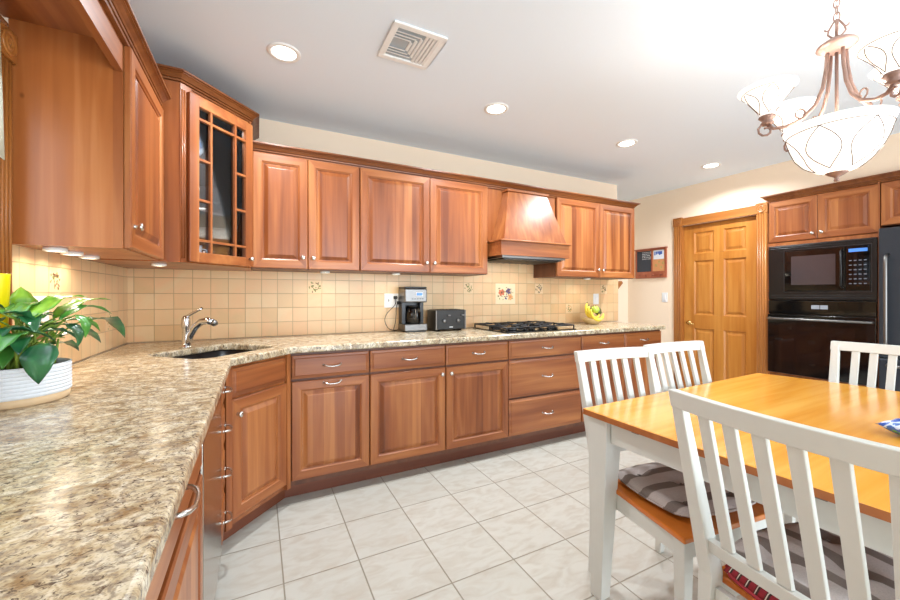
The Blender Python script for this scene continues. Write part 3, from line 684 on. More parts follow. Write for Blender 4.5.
# crown mouldings
def crown(name, label, path, zb, mat=M_crown, s=1.0, zt=None):
    b = MB(mat); pr = [(-.018, -.004), (.005, -.004), (.007, .003), (.000, .004), (.000, .008), (.010, .010), (.012, .016), (.004, .017), (.004, .020), (.014, .022), (.018, .027), (.030, .037), (.038, .041), (.038, .044), (.046, .046), (.046, .055), (-.018, .055)]
    pr = [(o_*s, zb+z_*s) for o_, z_ in pr]
    b.sweep(path, pr); o = b.build(name); tag(o, label, 'crown moulding'); return o
crown('crown_moulding', 'long crown moulding over the back wall cabinets and hood, ending in a return', [(ux[0]+.0015, UF+.015), (ux[7], UF+.015), (ux[7], YB-.015)], 2.106)
crown('crown_moulding', 'crown moulding along the left wall cabinet and window bridge', [(LXF-.012, .3), (LXF-.012, 2.236)], 2.107+.05-.05, M_crown)
crown('crown_moulding', 'stepped-up crown moulding around the angled glass corner cabinet', [(XL+.014, A.y+.014), (A.x, A.y+.014), (B.x-.002, B.y+.014), (B.x-.002, YB-.014)], 2.266, s=1.0)

# range hood
hd = thing('range_hood', 'tapered wooden range hood with stainless liner above the cooktop', 'range hood')
b = MB([M_wv]); b.box(ux[4]+.001, ux[5]-.001, UF+.024, UF+.04, 1.655, 2.105); b.build('back_panel', hd)
hx0, hx1, hy = 1.712, 2.438, 2.486
b = MB([M_wv, M_wv]); b.hexa([(1.742, hy+.004, 1.655), (2.40, hy+.004, 1.655), (2.40, UF+.023, 1.655), (1.742, UF+.023, 1.655)], [(1.858, 2.60, 2.075), (2.275, 2.60, 2.075), (2.275, UF+.023, 2.075), (1.858, UF+.023, 2.075)], 0)
b.build('canopy', hd, bevel=.004)
b = MB([M_wh]); b.box(1.846, 2.287, 2.590, UF+.023, 2.076, 2.094); b.build('top_trim', hd, bevel=.003)
b = MB([M_wh]); b.box(hx0+.004, hx1-.004, hy+.008, YB-.014, 1.53, 1.64); b.build('skirt', hd)
b = MB([M_wh])
pth = [(hx0, UF+.02), (hx0, hy), (hx1, hy), (hx1, UF+.02)]
b.sweep(pth[::1], [(-.010, 1.640), (.004, 1.640), (.010, 1.648), (.010, 1.656), (-.030, 1.656)]) if False else None
b.box(hx0-.008, hx1+.0, hy-.012, UF+.0, 1.6405, 1.6545); b.build('ledge', hd, bevel=.004)
b = MB([M_steel, M_black]); b.box(hx0+.03, hx1-.03, hy+.03, YB-.04, 1.512, 1.529, 0); b.box(hx0+.06, hx1-.06, hy+.05, YB-.09, 1.503, 1.512, 1)
for k in range(9): b.tube([(hx0+.09+k*.07, hy+.06, 1.501), (hx0+.09+k*.07, YB-.1, 1.501)], .003, 6, 0)
b.build('liner', hd)

# ------------------------------------------------------------------ oven tower, fridge
TX = XR-.018
tw = thing('oven_cabinet', 'tall wooden cabinet housing the black microwave and oven', 'cabinet', (TX, 1.886, 0), R(-90)); w = .742
b = MB([M_wv]); b.box(0, .012, .0, .6, 0, 2.105); b.box(w-.012, w, .0, .6, 0, 2.105); b.box(.012, w-.012, .022, .6, 1.69, 2.105); b.box(.012, w-.012, .022, .6, .1, .30); b.box(.012, w-.012, .59, .6, .3, 1.69)
b.box(.012, w-.012, .001, .03, .462, .474); b.box(.012, w-.012, .03, .58, .462, .474); b.box(.012, w-.012, .001, .02, 1.672, 1.70); b.build('body', tw)
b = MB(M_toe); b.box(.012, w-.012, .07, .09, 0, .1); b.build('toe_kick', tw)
pair(tw, w-.004, .366, 1.704, 2.095, .055)
drawer(tw, .014, w-.014, .11, .455)
b = MB(M_crown)
mw_ = thing('microwave', 'built-in black microwave with trim frame, above the oven', 'microwave', (TX, 1.886, 0), R(-90))
b = MB([M_black]); a0, a1, q0, q1 = .0135, w-.0135, 1.166, 1.67
M_rim = simple('rim_highlight_grey', c(96, 98, 104), .3, .8)  # grey for strips that stand in for highlights along the frame edges
b.box(a0, a1, -.012, .01, q0, 1.236); b.box(a0, a1, -.012, .01, 1.622, q1); b.box(a0, .135, -.012, .01, 1.236, 1.622); b.box(.70, a1, -.012, .01, 1.236, 1.622)
for z in (1.185, 1.205, 1.64, 1.655): b.box(a0+.02, a1-.02, -.016, -.012, z-.004, z+.004)
fr_ = b.build('trim_frame', mw_, bevel=.003)
b = MB([M_rim])
for x0_, x1_, z0_, z1_ in ((.133, .702, 1.234, 1.237), (.133, .702, 1.621, 1.624), (.133, .136, 1.237, 1.621), (.699, .702, 1.237, 1.621), (a0, a1, 1.663, 1.666)): b.box(x0_, x1_, -.0155, -.0125, z0_, z1_)
b.build('rim_highlight', fr_)
b = MB([M_black]); b.box(.137, .698, -.004, .4, 1.238, 1.620); b.build('body', mw_)
b = MB([M_blackg, M_black]); b.box(.140, .545, -.022, -.004, 1.245, 1.615, 0); b.build('door', mw_, bevel=.004)
b = MB([M_mwwin]); b.box(.19, .49, -.0235, -.0222, 1.30, 1.56); b.build('door_window', mw_)
b = MB([M_black, M_steel]); b.tube([(.532, -.022, 1.27), (.532, -.05, 1.285), (.532, -.05, 1.575), (.532, -.022, 1.59)], .008, 8, 0); b.build('door_handle', mw_)
cp = MB([M_blackg]); cp.box(.552, .696, -.022, -.004, 1.245, 1.615); cpo = cp.build('control_panel', mw_, bevel=.003)
b = MB([M_lcd]); b.box(.57, .68, -.0235, -.0222, 1.565, 1.592); b.build('display', cpo)
M_key = simple('key_grey', c(110, 116, 126), .5)
for i in range(4):
    for j in range(6):
        b = MB([M_key]); b.box(.572+i*.029, .572+i*.029+.016, -.0235, -.0222, 1.30+j*.038, 1.30+j*.038+.008); b.build('key', cpo)
ov = thing('oven', 'black glass built-in wall oven below the microwave', 'oven', (TX, 1.886, 0), R(-90))
b = MB([M_black]); b.box(.016, w-.016, .002, .55, .478, 1.160); b.build('body', ov)
b = MB([M_blackg]); b.box(a0, a1, -.016, .0, 1.035, 1.155); pn = b.build('control_panel', ov, bevel=.003)
b = MB([simple('display_grey', c(150, 156, 164), .4)]); b.box(.33, .385, -.0175, -.0162, 1.085, 1.12); b.box(.39, .44, -.0175, -.0162, 1.085, 1.12); b.build('display', pn)
b = MB([M_blackg]); b.box(a0, a1, -.03, .0, .482, 1.028); od = b.build('oven_door', ov, bevel=.004)
b = MB([M_ovenw]); b.box(.1, w-.13, -.0315, -.0302, .60, .93); b.build('door_window', od)
b = MB([M_steel]); b.tube([(.03, -.03, .99), (.03, -.065, .99), (.06, -.072, .99), (w-.06, -.072, .99), (w-.03, -.065, .99), (w-.03, -.03, .99)], .010, 10); b.build('door_handle', od)
# fridge and cabinet over it
fu = wall_unit('two-door cabinet over the refrigerator, at the right edge', (TX, 1.142, 0), R(-90), .93, .58, 1.755, 2.105)
pair(fu, .93, .465, 1.755, 2.095, .05)
crown('crown_moulding', 'crown moulding over the oven cabinet and refrigerator cabinet', [(XR-.003, 1.8865), (TX+.012, 1.8865), (TX+.012, .21)][0:], 2.106)
fr = thing('refrigerator', 'dark graphite french-door refrigerator at the right edge', 'refrigerator', (4.325, 1.135, 0), R(-90)); w = .905
b = MB([M_fridge]); b.box(.004, w-.004, .062, .66, .02, 1.735); b.build('body', fr, bevel=.004)
for (p0, p1, hxx) in ((0, w/2-.003, w/2-.045), (w/2+.003, w, w/2+.045)):
    b = MB([M_fridge]); b.box(p0, p1, 0, .06, .725, 1.73); d = b.build('door', fr, bevel=.008)
    hxx = p0+.05 if p0 == 0 else p1-.05
    b = MB([M_steel]); b.tube([(hxx, 0, .80), (hxx, -.045, .815), (hxx, -.05, .86), (hxx, -.05, 1.46), (hxx, -.045, 1.505), (hxx, 0, 1.52)], .012, 10); b.build('handle', d)
b = MB([M_fridge]); b.box(0, w, 0, .06, .03, .718); d = b.build('freezer_drawer', fr, bevel=.008)
b = MB([M_steel]); b.tube([(.05, 0, .67), (.06, -.045, .67), (.1, -.05, .67), (w-.1, -.05, .67), (w-.06, -.045, .67), (w-.05, 0, .67)], .012, 10); b.build('handle', d)
b = MB([M_black]); b.box(.02, w-.02, .07, .3, 0, .02); b.build('foot_rail', fr)

# ------------------------------------------------------------------ cooktop, coffee maker, toaster, fruit, outlets
ck = thing('cooktop', 'black gas cooktop with cast-iron grates set on the back counter', 'cooktop', (1.70, 2.395, .9142)); cw, cd = .72, .52
b = MB([M_blackg]); b.box(0, cw, 0, cd, 0, .010); b.build('plate', ck, bevel=.004)
def burner(x, y, r):
    b = MB([M_iron]); b.lathe([(r, .010), (r, .018), (r*.8, .022), (r*.75, .026), (0, .028)], (x, y, 0), 20); b.build('burner', ck)
for x, y, r in ((.15, .14, .04), (.15, .38, .045), (.36, .27, .055), (.57, .38, .045), (.57, .14, .04)): burner(x, y, r)
for k in range(3):
    b = MB([M_iron]); x0 = .012+k*.234; x1 = x0+.226; y0, y1 = .02, .50; zt = .046
    def bar(p, q, r=.0065): b.tube([p, q], r, 6)
    for p, q in (((x0, y0), (x1, y0)), ((x1, y0), (x1, y1)), ((x1, y1), (x0, y1)), ((x0, y1), (x0, y0))): bar((*p, zt-.006), (*q, zt-.006))
    xc = (x0+x1)/2; yc = (y0+y1)/2
    for yy in ((y0+yc)/2, (y1+yc)/2):
        for a in range(4):
            ca, sa = math.cos(a*PI/2), math.sin(a*PI/2); rr = .108 if a % 2 == 0 else .115
            bar((xc+ca*.028, yy+sa*.028, zt), (xc+ca*rr, yy+sa*rr, zt), .006)
    bar((x0, yc, zt-.004), (x1, yc, zt-.004))
    for px in (x0, x1):
        for py in (y0, yc, y1): b.tube([(px, py, .0105), (px, py, zt-.004)], .006, 6)
    b.build('grate', ck)
for k in range(5):
    b = MB([M_black]); b.lathe([(.016, .0101), (.015, .028), (.012, .03), (0, .03)], (.2+k*.08, .035 if k % 2 == 0 else .035, 0), 14)
    b.build('control_knob', ck)
# coffee maker
cm = thing('coffee_maker', 'stainless and black drip coffee maker plugged in on the back counter', 'coffee maker', (1.03, 2.825, .9142))
b = MB([M_steel, M_black]); b.box(.0, .195, .0, .158, .008, .062, 0); b.box(.004, .191, .128, .158, .062, .235, 0); b.build('base', cm, bevel=.006)
b = MB([M_black]); b.box(.012, .183, .0, .084, .0, .008); b.build('foot', cm)
b = MB([M_steel]); b.box(.0, .195, .0, .158, .236, .348); hdm = b.build('brew_head', cm, bevel=.01)
b = MB([M_black]); b.box(.004, .191, .004, .154, .3485, .362); b.build('lid', cm, bevel=.004)
b = MB([M_plate, M_lcd]); b.box(.095, .155, -.002, -.0002, .286, .318, 0); b.box(.101, .149, -.003, -.002, .291, .313, 1); b.build('display', hdm)
b = MB([M_black])
for k in range(5): b.box(.06+k*.022, .072+k*.022, -.002, -.0002, .262, .268)
b.build('button', hdm)
b = MB([M_black]); b.box(.002, .193, .123, .128, .062, .236); b.box(.004, .034, .075, .123, .0625, .2355); b.box(.161, .191, .075, .123, .0625, .2355); b.build('back_panel', cm)
cf = thing('carafe', 'dark glass coffee carafe sitting inside the coffee maker', 'carafe', (1.1275, 2.886, .9768))
b = MB([M_blackg]); b.lathe([(.0, 0), (.052, 0), (.060, .02), (.060, .09), (.050, .12), (.042, .132), (0, .133)], n=24); b.build('jug', cf)
b = MB([M_black]); b.lathe([(.04, .1335), (.041, .145), (0, .150)], n=20); b.build('lid', cf)
b = MB([M_steel]); b.tube([(-.008, -.050, .12), (-.010, -.072, .115), (-.010, -.075, .05), (-.008, -.060, .03)], .005, 8); b.build('carafe_handle', cf)
# toaster
to = thing('toaster', 'black four-slice toaster with chrome ends beside the coffee maker', 'toaster', (1.275, 2.775, .9142))
b = MB([M_black]); b.box(.012, .268, 0, .17, .012, .175); b.box(.03, .05, .02, .14, 0, .012); b.box(.23, .25, .02, .14, 0, .012); tb = b.build('body', to, bevel=.01)
for x0, x1 in ((0, .014), (.266, .28)):
    b = MB([M_steel]); b.box(x0, x1, -.002, .172, .010, .172); b.build('end_cap', to, bevel=.005)
b = MB([M_dark])
for y in (.045, .105):
    for x in (.03, .15): b.box(x, x+.1, y, y+.02, .1745, .1765)
b.build('slot', tb)
for x in (.075, .205):
    b = MB([M_steel]); b.lathe([(.013, 0), (.013, .012), (.010, .014), (0, .014)], (x, 0, .085), 16, axis='Y'); b.build('control_knob', to)
    b = MB([M_steel]); b.box(x+.03, x+.055, -.014, 0, .125, .134); b.build('lever', to, bevel=.002)
b = MB([M_plate]); b.box(.125, .155, -.0012, -.0002, .030, .036); b.build('badge', tb)
# outlets and plates
def plate(name, label, u, z, wall='back', w=.07, h=.115, kind='switch', n=1):
    cat = 'outlet' if kind == 'outlet' else 'switch'
    loc, rz = {'back': ((u, YB-.0125, z), 0), 'left': ((XL+.0125, u, z), R(90)), 'right': ((XR-.0005, u, z), R(-90))}[wall]
    t = thing(name, label, cat, loc, rz)
    b = MB([M_plate]); b.box(-w/2, w/2, -.006, 0, -h/2, h/2); b.build('cover_plate', t, bevel=.002)
    return t
t = plate('wall_outlet', 'double white outlet plate behind the coffee maker, with plugs', .985, 1.165, w=.145, kind='outlet')
b = MB([M_plate]); b.box(-.052, -.02, -.008, -.006, -.033, .033); b.build('rocker', t); b = MB([M_black]); b.box(-.038, -.034, -.014, -.008, -.008, .01); b.build('toggle', t)
for zz in (.022, -.022):
    b = MB([M_black]); b.box(.022, .026, -.0065, -.006, zz-.006, zz+.006); b.box(.036, .040, -.0065, -.006, zz-.006, zz+.006); b.build('socket', t)
for k, (dx, dz, lab, pts) in enumerate(((.018, .024, 'black power cord looping from upper plug down to the coffee maker', [(1.003, 2.962, 1.185), (.99, 2.945, 1.13), (.925, 2.95, 1.06), (.91, 2.955, 1.0), (.94, 2.95, .94), (1.0, 2.965, .922), (1.025, 2.972, .925)]),
                                       (.045, -.02, 'black power cord dropping from lower plug behind the coffee maker', [(1.018, 2.962, 1.15), (1.0, 2.94, 1.10), (1.0, 2.955, 1.0), (.985, 2.96, .93), (1.0, 2.975, .921), (1.022, 2.98, .921)]))):
    t = thing('power_cord', lab, 'cord')
    b = MB([M_cord]); b.box(.985+dx-.013, .985+dx+.013, 2.958, 2.9805, 1.165+dz-.013, 1.165+dz+.013); b.build('plug', t, bevel=.003)
    P_ = [Vector(p) for p in pts]; sm = []
    for i in range(len(P_)-1):
        p0 = P_[max(0, i-1)]; p1 = P_[i]; p2 = P_[i+1]; p3 = P_[min(len(P_)-1, i+2)]
        for j in range(6):
            s_ = j/6; sm.append(.5*((2*p1)+(p2-p0)*s_+(2*p0-5*p1+4*p2-p3)*s_*s_+(3*p1-p0-3*p2+p3)*s_**3))
    sm.append(P_[-1]); b = MB([M_cord]); b.tube(sm, .003, 6); b.build('cable', t)
t = plate('light_switch', 'white switch plate on back tiles above the bananas', 3.30, 1.165, w=.08); b = MB([M_plate]); b.box(-.016, .016, -.009, -.006, -.033, .033); b.build('rocker', t)
t = plate('light_switch', 'white switch plate on cream wall left of the oak door', 2.935, 1.18, wall='right', w=.07); b = MB([M_plate]); b.box(-.016, .016, -.009, -.006, -.033, .033); b.build('rocker', t)
t = plate('wall_outlet', 'white outlet plate on left tiles behind the plant', 1.93, 1.15, wall='left', w=.115, kind='outlet'); b = MB([M_black]); b.box(-.012, -.009, -.0065, -.006, .01, .02); b.box(.009, .012, -.0065, -.006, .01, .02); b.build('socket', t)
# fruit
BX, BY = 3.02, 2.78
bl = thing('fruit_bowl', 'low pale bowl of fruit at the right end of back counter', 'bowl', (BX, BY, .9142))
M_ban = simple('banana_skin', c(238, 212, 70), .45, var=.12); M_bant = simple('banana_tip', c(110, 96, 40), .6)
M_bowl = simple('pale_straw', c(216, 186, 130), .6, bump=.3, bscale=80, var=.1); M_app = simple('green_apple_skin', c(176, 202, 84), .3, var=.12); M_avo = simple('avocado_skin', c(92, 92, 44), .5, bump=.4, bscale=120, var=.3)
b = MB([M_bowl]); b.lathe([(.0, 0), (.05, 0), (.055, .006), (.085, .03), (.105, .058), (.102, .060), (.082, .034), (.052, .012), (0, .008)], n=28); b.build('dish', bl)
def banana(label, cx, cy, cz, rad, a0, a1, tilt, yaw_):
    t = thing('banana', label, 'banana', (cx, cy, cz), 0, 'bananas in the fruit bowl')
    Mb = Matrix.Rotation(yaw_, 4, 'Z') @ Matrix.Rotation(tilt, 4, 'X'); n = 14
    pts = [Mb @ Vector((rad*math.cos(R(a0+(a1-a0)*i/n)), 0, rad*math.sin(R(a0+(a1-a0)*i/n)))) for i in range(n+1)]
    rr = [.005, .010]+[.0165-.003*abs(i-6)/6 for i in range(n-3)]+[.009, .004]
    b = MB([M_ban]); b.tube(pts, rr, 8); b.build('peel', t); b = MB([M_bant]); e = pts[0]; b.tube([e, e+(pts[0]-pts[1])*1.2], [.005, .005], 8); b.build('stem', t)
banana('front banana curving across the fruit bowl', BX-.005, BY-.07, 1.045, .085, 165, 345, R(-10), 0)
banana('second banana behind the front one, stem upright', BX-.01, BY-.035, 1.06, .085, 155, 330, R(-6), R(6))
banana('rear banana with dark stem pointing up at left', BX-.02, BY+.0, 1.075, .085, 145, 300, R(0), R(12))
for nm, lab, cat, x, y, z, r, mt in (('apple', 'green apple resting on the bananas', 'apple', BX+.01, BY-.035, 1.062, .036, M_app), ('avocado', 'dark avocado at the right of the fruit bowl', 'avocado', BX+.075, BY-.01, 1.045, .036, M_avo), ('apple', 'yellow-green apple at the back right of the fruit bowl', 'apple', BX+.055, BY+.035, 1.06, .034, M_app)):
    t = thing(nm, lab, cat, (x, y, z-r)); b = MB([mt])
    pr = [(0, .004)]+[(r*math.sin(PI*k/10)*(1.02 if nm == 'apple' else (1.0 if k < 5 else .85)), r-r*math.cos(PI*k/10)*(1 if nm == 'apple' else 1.15)) for k in range(1, 10)]+[(.004, 2*r-.006), (0, 2*r-.008)]
    b.lathe(pr, n=20); b.build('skin', t)
    b = MB([M_bant]); b.tube([(0, 0, 2*r-.009), (.002, 0, 2*r+.008)], .002, 6); b.build('stem', t)

# ------------------------------------------------------------------ message board, hall rail
mb = thing('message_board', 'wooden wall organiser with chalkboard, cork notes and peg rail', 'message board', (XR-.001, 3.325, 0), R(-90)); w = .42
M_redw = wood('reddish_wood', c(132, 66, 44), c(164, 88, 60), c(184, 108, 76), 'Y', rough=.4)
b = MB([M_redw]); b.box(0, .018, -.02, 0, 1.42, 1.78); b.box(w-.018, w, -.02, 0, 1.42, 1.78); b.box(.018, w-.018, -.02, 0, 1.765, 1.78); b.box(-.008, w+.008, -.035, 0, 1.7805, 1.792); b.box(.018, w-.018, -.02, 0, 1.42, 1.502); b.box(.222, .236, -.02, 0, 1.502, 1.765); b.build('frame', mb, bevel=.002)
b = MB([M_board]); b.box(.018, .222, -.008, -.001, 1.502, 1.765); cb = b.build('chalkboard', mb)
b = MB([M_chalk]); rnd = random.Random(5)
for r_ in range(5):
    x = .095
    while x < .205:
        q = rnd.uniform(.008, .02); b.box(x, x+q, -.0086, -.0081, 1.742-r_*.021, 1.752-r_*.021); x += q+rnd.uniform(.006, .012)
b.build('chalk_writing', cb)
b = MB([M_cork]); b.box(.236, w-.018, -.008, -.001, 1.502, 1.765); ckb = b.build('cork_panel', mb)
b = MB([M_paper, M_blue]); b.box(.25, .385, -.011, -.0085, 1.65, 1.762, 0)
for a in range(5): b.box(.262+a*.02, .276+a*.022, -.012, -.011, 1.70+.008*(a % 3), 1.745, 1)
b.build('note', ckb)
b = MB([simple('photo_print', c(190, 160, 96), .6, bscale=60, var=.5)]); 
for (x, z) in ((.27, 1.56), (.31, 1.60), (.335, 1.53), (.36, 1.585)): b.box(x, x+.026, -.011, -.0085, z, z+.032)
b.build('photo', ckb)
for k in range(4):
    b = MB([M_redw]); b.tube([(.06+k*.1, -.02, 1.455), (.06+k*.1, -.05, 1.462)], [.007, .009], 8); b.build('peg', mb)
b = MB([M_oakh]); Mh = Matrix.Translation((4.15, YH-.035, 1.31)) @ Matrix.Rotation(R(-42), 4, 'Y'); b.box(-.08, .10, -.03, .032, -.018, .018, 0, Mh); o = b.build('handrail', bevel=.004)
tag(o, 'short sloping wooden rail end on the far hallway wall', 'handrail')

# ------------------------------------------------------------------ ceiling fixtures
proto = None
for k, (x, lab) in enumerate(((.12, 'recessed ceiling light nearest the glass corner cabinet'), (1.425, 'recessed ceiling light second from the left, past the vent'), (2.709, 'recessed ceiling light third from the left, over the hood end'), (3.90, 'recessed ceiling light furthest right, nearest the oak door'))):
    y = 2.13
    if proto is None:
        proto = thing('recessed_light', lab, 'ceiling light', (x, y, ZC), 0, 'recessed ceiling lights')
        b = MB([M_trimw]); b.lathe([(.058, -.0), (.060, -.006), (.078, -.006), (.082, -.0005), (.082, 0)], n=32); b.build('trim_ring', proto)
        b = MB([M_lens]); b.lathe([(0, -.004), (.058, -.004), (.0585, -.0005), (0, -.0005)], n=32); b.build('lens', proto)
    else: dup(proto, (x, y, ZC), 0, lab)
    a = area('recessed_lamp', (x, y, ZC-.012), (0, 0, 0), .11, .11, LAMP_W, (.88, .94, 1), 'DISK', 150)
vt = thing('ceiling_vent', 'white ceiling air vent with angled louvres', 'vent', (.553, 1.645, ZC)); vw, vd = .27, .285
b = MB([M_trimw]); b.box(0, vw, 0, .03, -.010, 0); b.box(0, vw, vd-.03, vd, -.010, 0); b.box(0, .03, .03, vd-.03, -.010, 0); b.box(vw-.03, vw, .03, vd-.03, -.010, 0); b.build('frame', vt, bevel=.003)
b = MB([simple('vent_shadow', c(176, 182, 186), .9)]); b.box(.03, vw-.03, .03, vd-.03, -.001, -.0002); b.build('backing', vt)
def slat(p, q, wdt=.013):
    b = MB([M_trimw]); p = Vector(p); q = Vector(q); d = (q-p).normalized(); n = Vector((-d.y, d.x, 0))*wdt/2
    b.hexa([p-n+Vector((0, 0, -.010)), q-n+Vector((0, 0, -.010)), q+n*.9+Vector((0, 0, -.006)), p+n*.9+Vector((0, 0, -.006))], [p-n+Vector((0, 0, -.008)), q-n+Vector((0, 0, -.008)), q+n+Vector((0, 0, -.0015)), p+n+Vector((0, 0, -.0015))])
    b.build('louvre', vt)
for k in range(4): slat((.236-k*.019, .03, 0), (.236-k*.019, .255, 0))
for k in range(3):
    o_ = .03+k*.021
    slat((.16-k*.02, .036+o_, 0), (.16-k*.02, vd-.036-o_, 0)); slat((.03, .03+o_, 0), (.155-k*.02, .03+o_, 0)); slat((.03, vd-.03-o_, 0), (.155-k*.02, vd-.03-o_, 0))

# under-cabinet lights
def puck(x, y, lab, r=.032, z=UZ0):
    t = thing('puck_light', lab, 'light', (x, y, z), 0, 'under-cabinet puck lights')
    b = MB([M_trimw]); b.lathe([(r, -.0003), (r, -.012), (r*.82, -.013), (r*.8, -.012), (r*.8, -.0003)], n=24); b.build('housing', t)
    b = MB([M_puck]); b.lathe([(0, -.0105), (r*.79, -.0105), (r*.79, -.006), (0, -.006)], n=24); b.build('lens', t)
    area('puck_lamp', (x, y, z-.018), (0, 0, 0), r*1.6, r*1.6, PUCK_W, (1, .88, .68), 'DISK', 160)
puck(-.636, 1.82, 'puck light under left wall cabinet, nearest the window'); puck(-.636, 1.955, 'middle puck light under the left wall cabinet'); puck(-.636, 2.12, 'puck light under left wall cabinet, nearest the corner')
puck(-.46, 2.45, 'puck light under the glass corner cabinet', z=cz0); puck(.425, 2.80, 'puck light under the narrow-door back cabinet'); puck(.95, 2.80, 'puck light above the coffee maker'); puck(2.97, 2.80, 'puck light above the fruit bowl')
area('hood_lamp', (2.07, 2.70, 1.495), (0, 0, 0), .3, .06, 1.2, (1, .88, .7))

# ------------------------------------------------------------------ chandelier
CX, CY = 1.945, .618
cn = thing('chandelier', 'chandelier with frosted bowl and four bell shades above the table', 'chandelier', (CX, CY, 0), 0)
b = MB([M_bronze]); b.lathe([(0, ZC-.0005), (.06, ZC-.0005), (.058, ZC-.012), (.03, ZC-.03), (.012, ZC-.035), (0, ZC-.036)], n=24); b.build('ceiling_canopy', cn)
b = MB([M_bronze]); z = ZC-.036; k = 0
while z > 2.245:
    pts = []
    for j in range(12):
        a = 2*PI*j/12; u_ = .009*math.cos(a); v_ = .017*math.sin(a)
        pts.append((u_ if k % 2 else 0, 0 if k % 2 else u_, z-.014+v_))
    b.tube(pts, .0022, 6, closed=True); z -= .025; k += 1
b.build('chain', cn)
b = MB([M_bronze])
for k in range(4):
    a = k*PI/2+.4; ca, sa = math.cos(a), math.sin(a)
    b.tube([(ca*r_, sa*r_, z_) for r_, z_ in ((.004, 2.248), (.012, 2.235), (.022, 2.215), (.024, 2.200), (.014, 2.187), (.004, 2.182))], .0032, 6)
    b.tube([(ca*r_, sa*r_, z_) for r_, z_ in ((.022, 2.215), (.03, 2.217), (.033, 2.223))], .0028, 6)
b.build('top_cage', cn)
b = MB([M_bronze]); b.lathe([(0, 2.184), (.012, 2.184), (.016, 2.176), (.04, 2.168), (.056, 2.156), (.058, 2.148), (.05, 2.142), (.036, 2.130), (.02, 2.126), (0, 2.124)], n=32); b.build('hub', cn)
b = MB([M_bronze]); b.tube([(0, 0, 2.13), (0, 0, 1.84)], .0055, 10); b.build('rod', cn)
A0 = 137
bp = [(.0, 1.668), (.03, 1.671), (.06, 1.684), (.09, 1.708), (.118, 1.745), (.132, 1.785), (.143, 1.822), (.152, 1.846), (.154, 1.851), (.148, 1.852), (.138, 1.826), (.126, 1.788), (.108, 1.748), (.08, 1.708), (.04, 1.682), (0, 1.678)]
b = MB([M_shade]); b.lathe(bp, n=48); b.build('glass_bowl', cn)
def bowl_r(z):
    P_ = bp[:8]
    for (r0, z0), (r1, z1) in zip(P_, P_[1:]):
        if z0 <= z <= z1: return r0+(r1-r0)*(z-z0)/(z1-z0)
    return P_[-1][0]
b = MB([M_wire])
for k in range(6):
    a0 = k*PI/3
    for s_ in (-1, 1):
        pts = []
        for j in range(15):
            t_ = j/14; z_ = 1.682+(1.822-1.682)*t_; w_ = math.sin(PI*t_**.8)*.42
            a = a0+s_*w_; r_ = bowl_r(z_)+.003; pts.append((r_*math.cos(a), r_*math.sin(a), z_))
        b.tube(pts, .0014, 5)
b.tube([((.1455)*math.cos(2*PI*j/48), .1455*math.sin(2*PI*j/48), 1.8225) for j in range(48)], .0014, 5, closed=True)
b.build('wire_pattern', cn)
b = MB([M_bronze]); b.lathe([(0, 1.684), (.036, 1.682), (.038, 1.676), (.022, 1.664), (.008, 1.656), (.006, 1.650), (.009, 1.646), (.006, 1.640), (0, 1.638)], n=24); b.build('finial', cn)
for k in range(4):
    a = R((130, 55, -51, -125)[k]); ca, sa = math.cos(a), math.sin(a); RA = (.210, .240, .190, .214)[k]
    D = lambda r_, z_, s_=0: (ca*r_-sa*s_, sa*r_+ca*s_, z_)
    b = MB([M_bronze]); pts = [D(*p) for p in ((.026, 2.135), (.030, 2.07), (.040, 2.0), (.062, 1.94), (.10, 1.895), (.15, 1.872), (.19, 1.872), (RA, 1.892))]
    b.tube(pts, [.0065]*6+[.006, .006], 10)
    sp_ = [D(RA+.004+.030*math.cos(t_)*(1-.07*i)+.0, 1.868+.030*math.sin(t_)*(1-.07*i)) for i, t_ in enumerate([R(100-40*q) for q in range(11)])]
    b.tube(sp_, .0042, 8)
    s2 = [D(.105+.022*math.cos(t_)*(1-.06*i), 1.917+.022*math.sin(t_)*(1-.06*i)) for i, t_ in enumerate([R(250+38*q) for q in range(10)])]
    b.tube(s2, .003, 6); b.build('arm', cn)
    b = MB([M_bronze]); b.lathe([(0, 1.888), (.018, 1.89), (.022, 1.897), (.016, 1.904), (.022, 1.912), (.028, 1.918), (.026, 1.924), (0, 1.926)], D(RA, 0), 20); b.build('fitter', cn)
    sp = [(.022, 1.926), (.032, 1.950), (.048, 1.976), (.064, 1.998), (.080, 2.018), (.092, 2.028), (.095, 2.033), (.089, 2.034), (.077, 2.022), (.060, 2.000), (.044, 1.978), (.029, 1.952), (.018, 1.93)]
    b = MB([M_shade]); b.lathe(sp, D(RA, 0), 32); sh = b.build('glass_shade', cn)
    b = MB([M_wire]); cxx, cyy, _ = D(RA, 0)
    def sr(z):
        P_ = sp[:6]
        for (r0, z0), (r1, z1) in zip(P_, P_[1:]):
            if z0 <= z <= z1: return r0+(r1-r0)*(z-z0)/(z1-z0)
        return .09
    for q in range(5):
        for s_ in (-1, 1):
            b.tube([(cxx+(sr(z_)+.002)*math.cos(q*2*PI/5+s_*w_), cyy+(sr(z_)+.002)*math.sin(q*2*PI/5+s_*w_), z_) for z_, w_ in [(1.93+.084*j/8, .5*math.sin(PI*(j/8)*.95)) for j in range(9)]], .0012, 5)
    b.tube([(cxx+.082*math.cos(2*PI*j/32), cyy+.082*math.sin(2*PI*j/32), 2.018) for j in range(32)], .0012, 5, closed=True)
    b.build('shade_wire', sh)
pl_ = bpy.data.lights.new('bowl_bulb', 'POINT'); pl_.energy = BULB_W*1.4; pl_.color = (1, .96, .9); pl_.shadow_soft_size = .03
o = bpy.data.objects.new('bowl_bulb', pl_); COL.objects.link(o); o.location = (CX+.05, CY, 1.80)
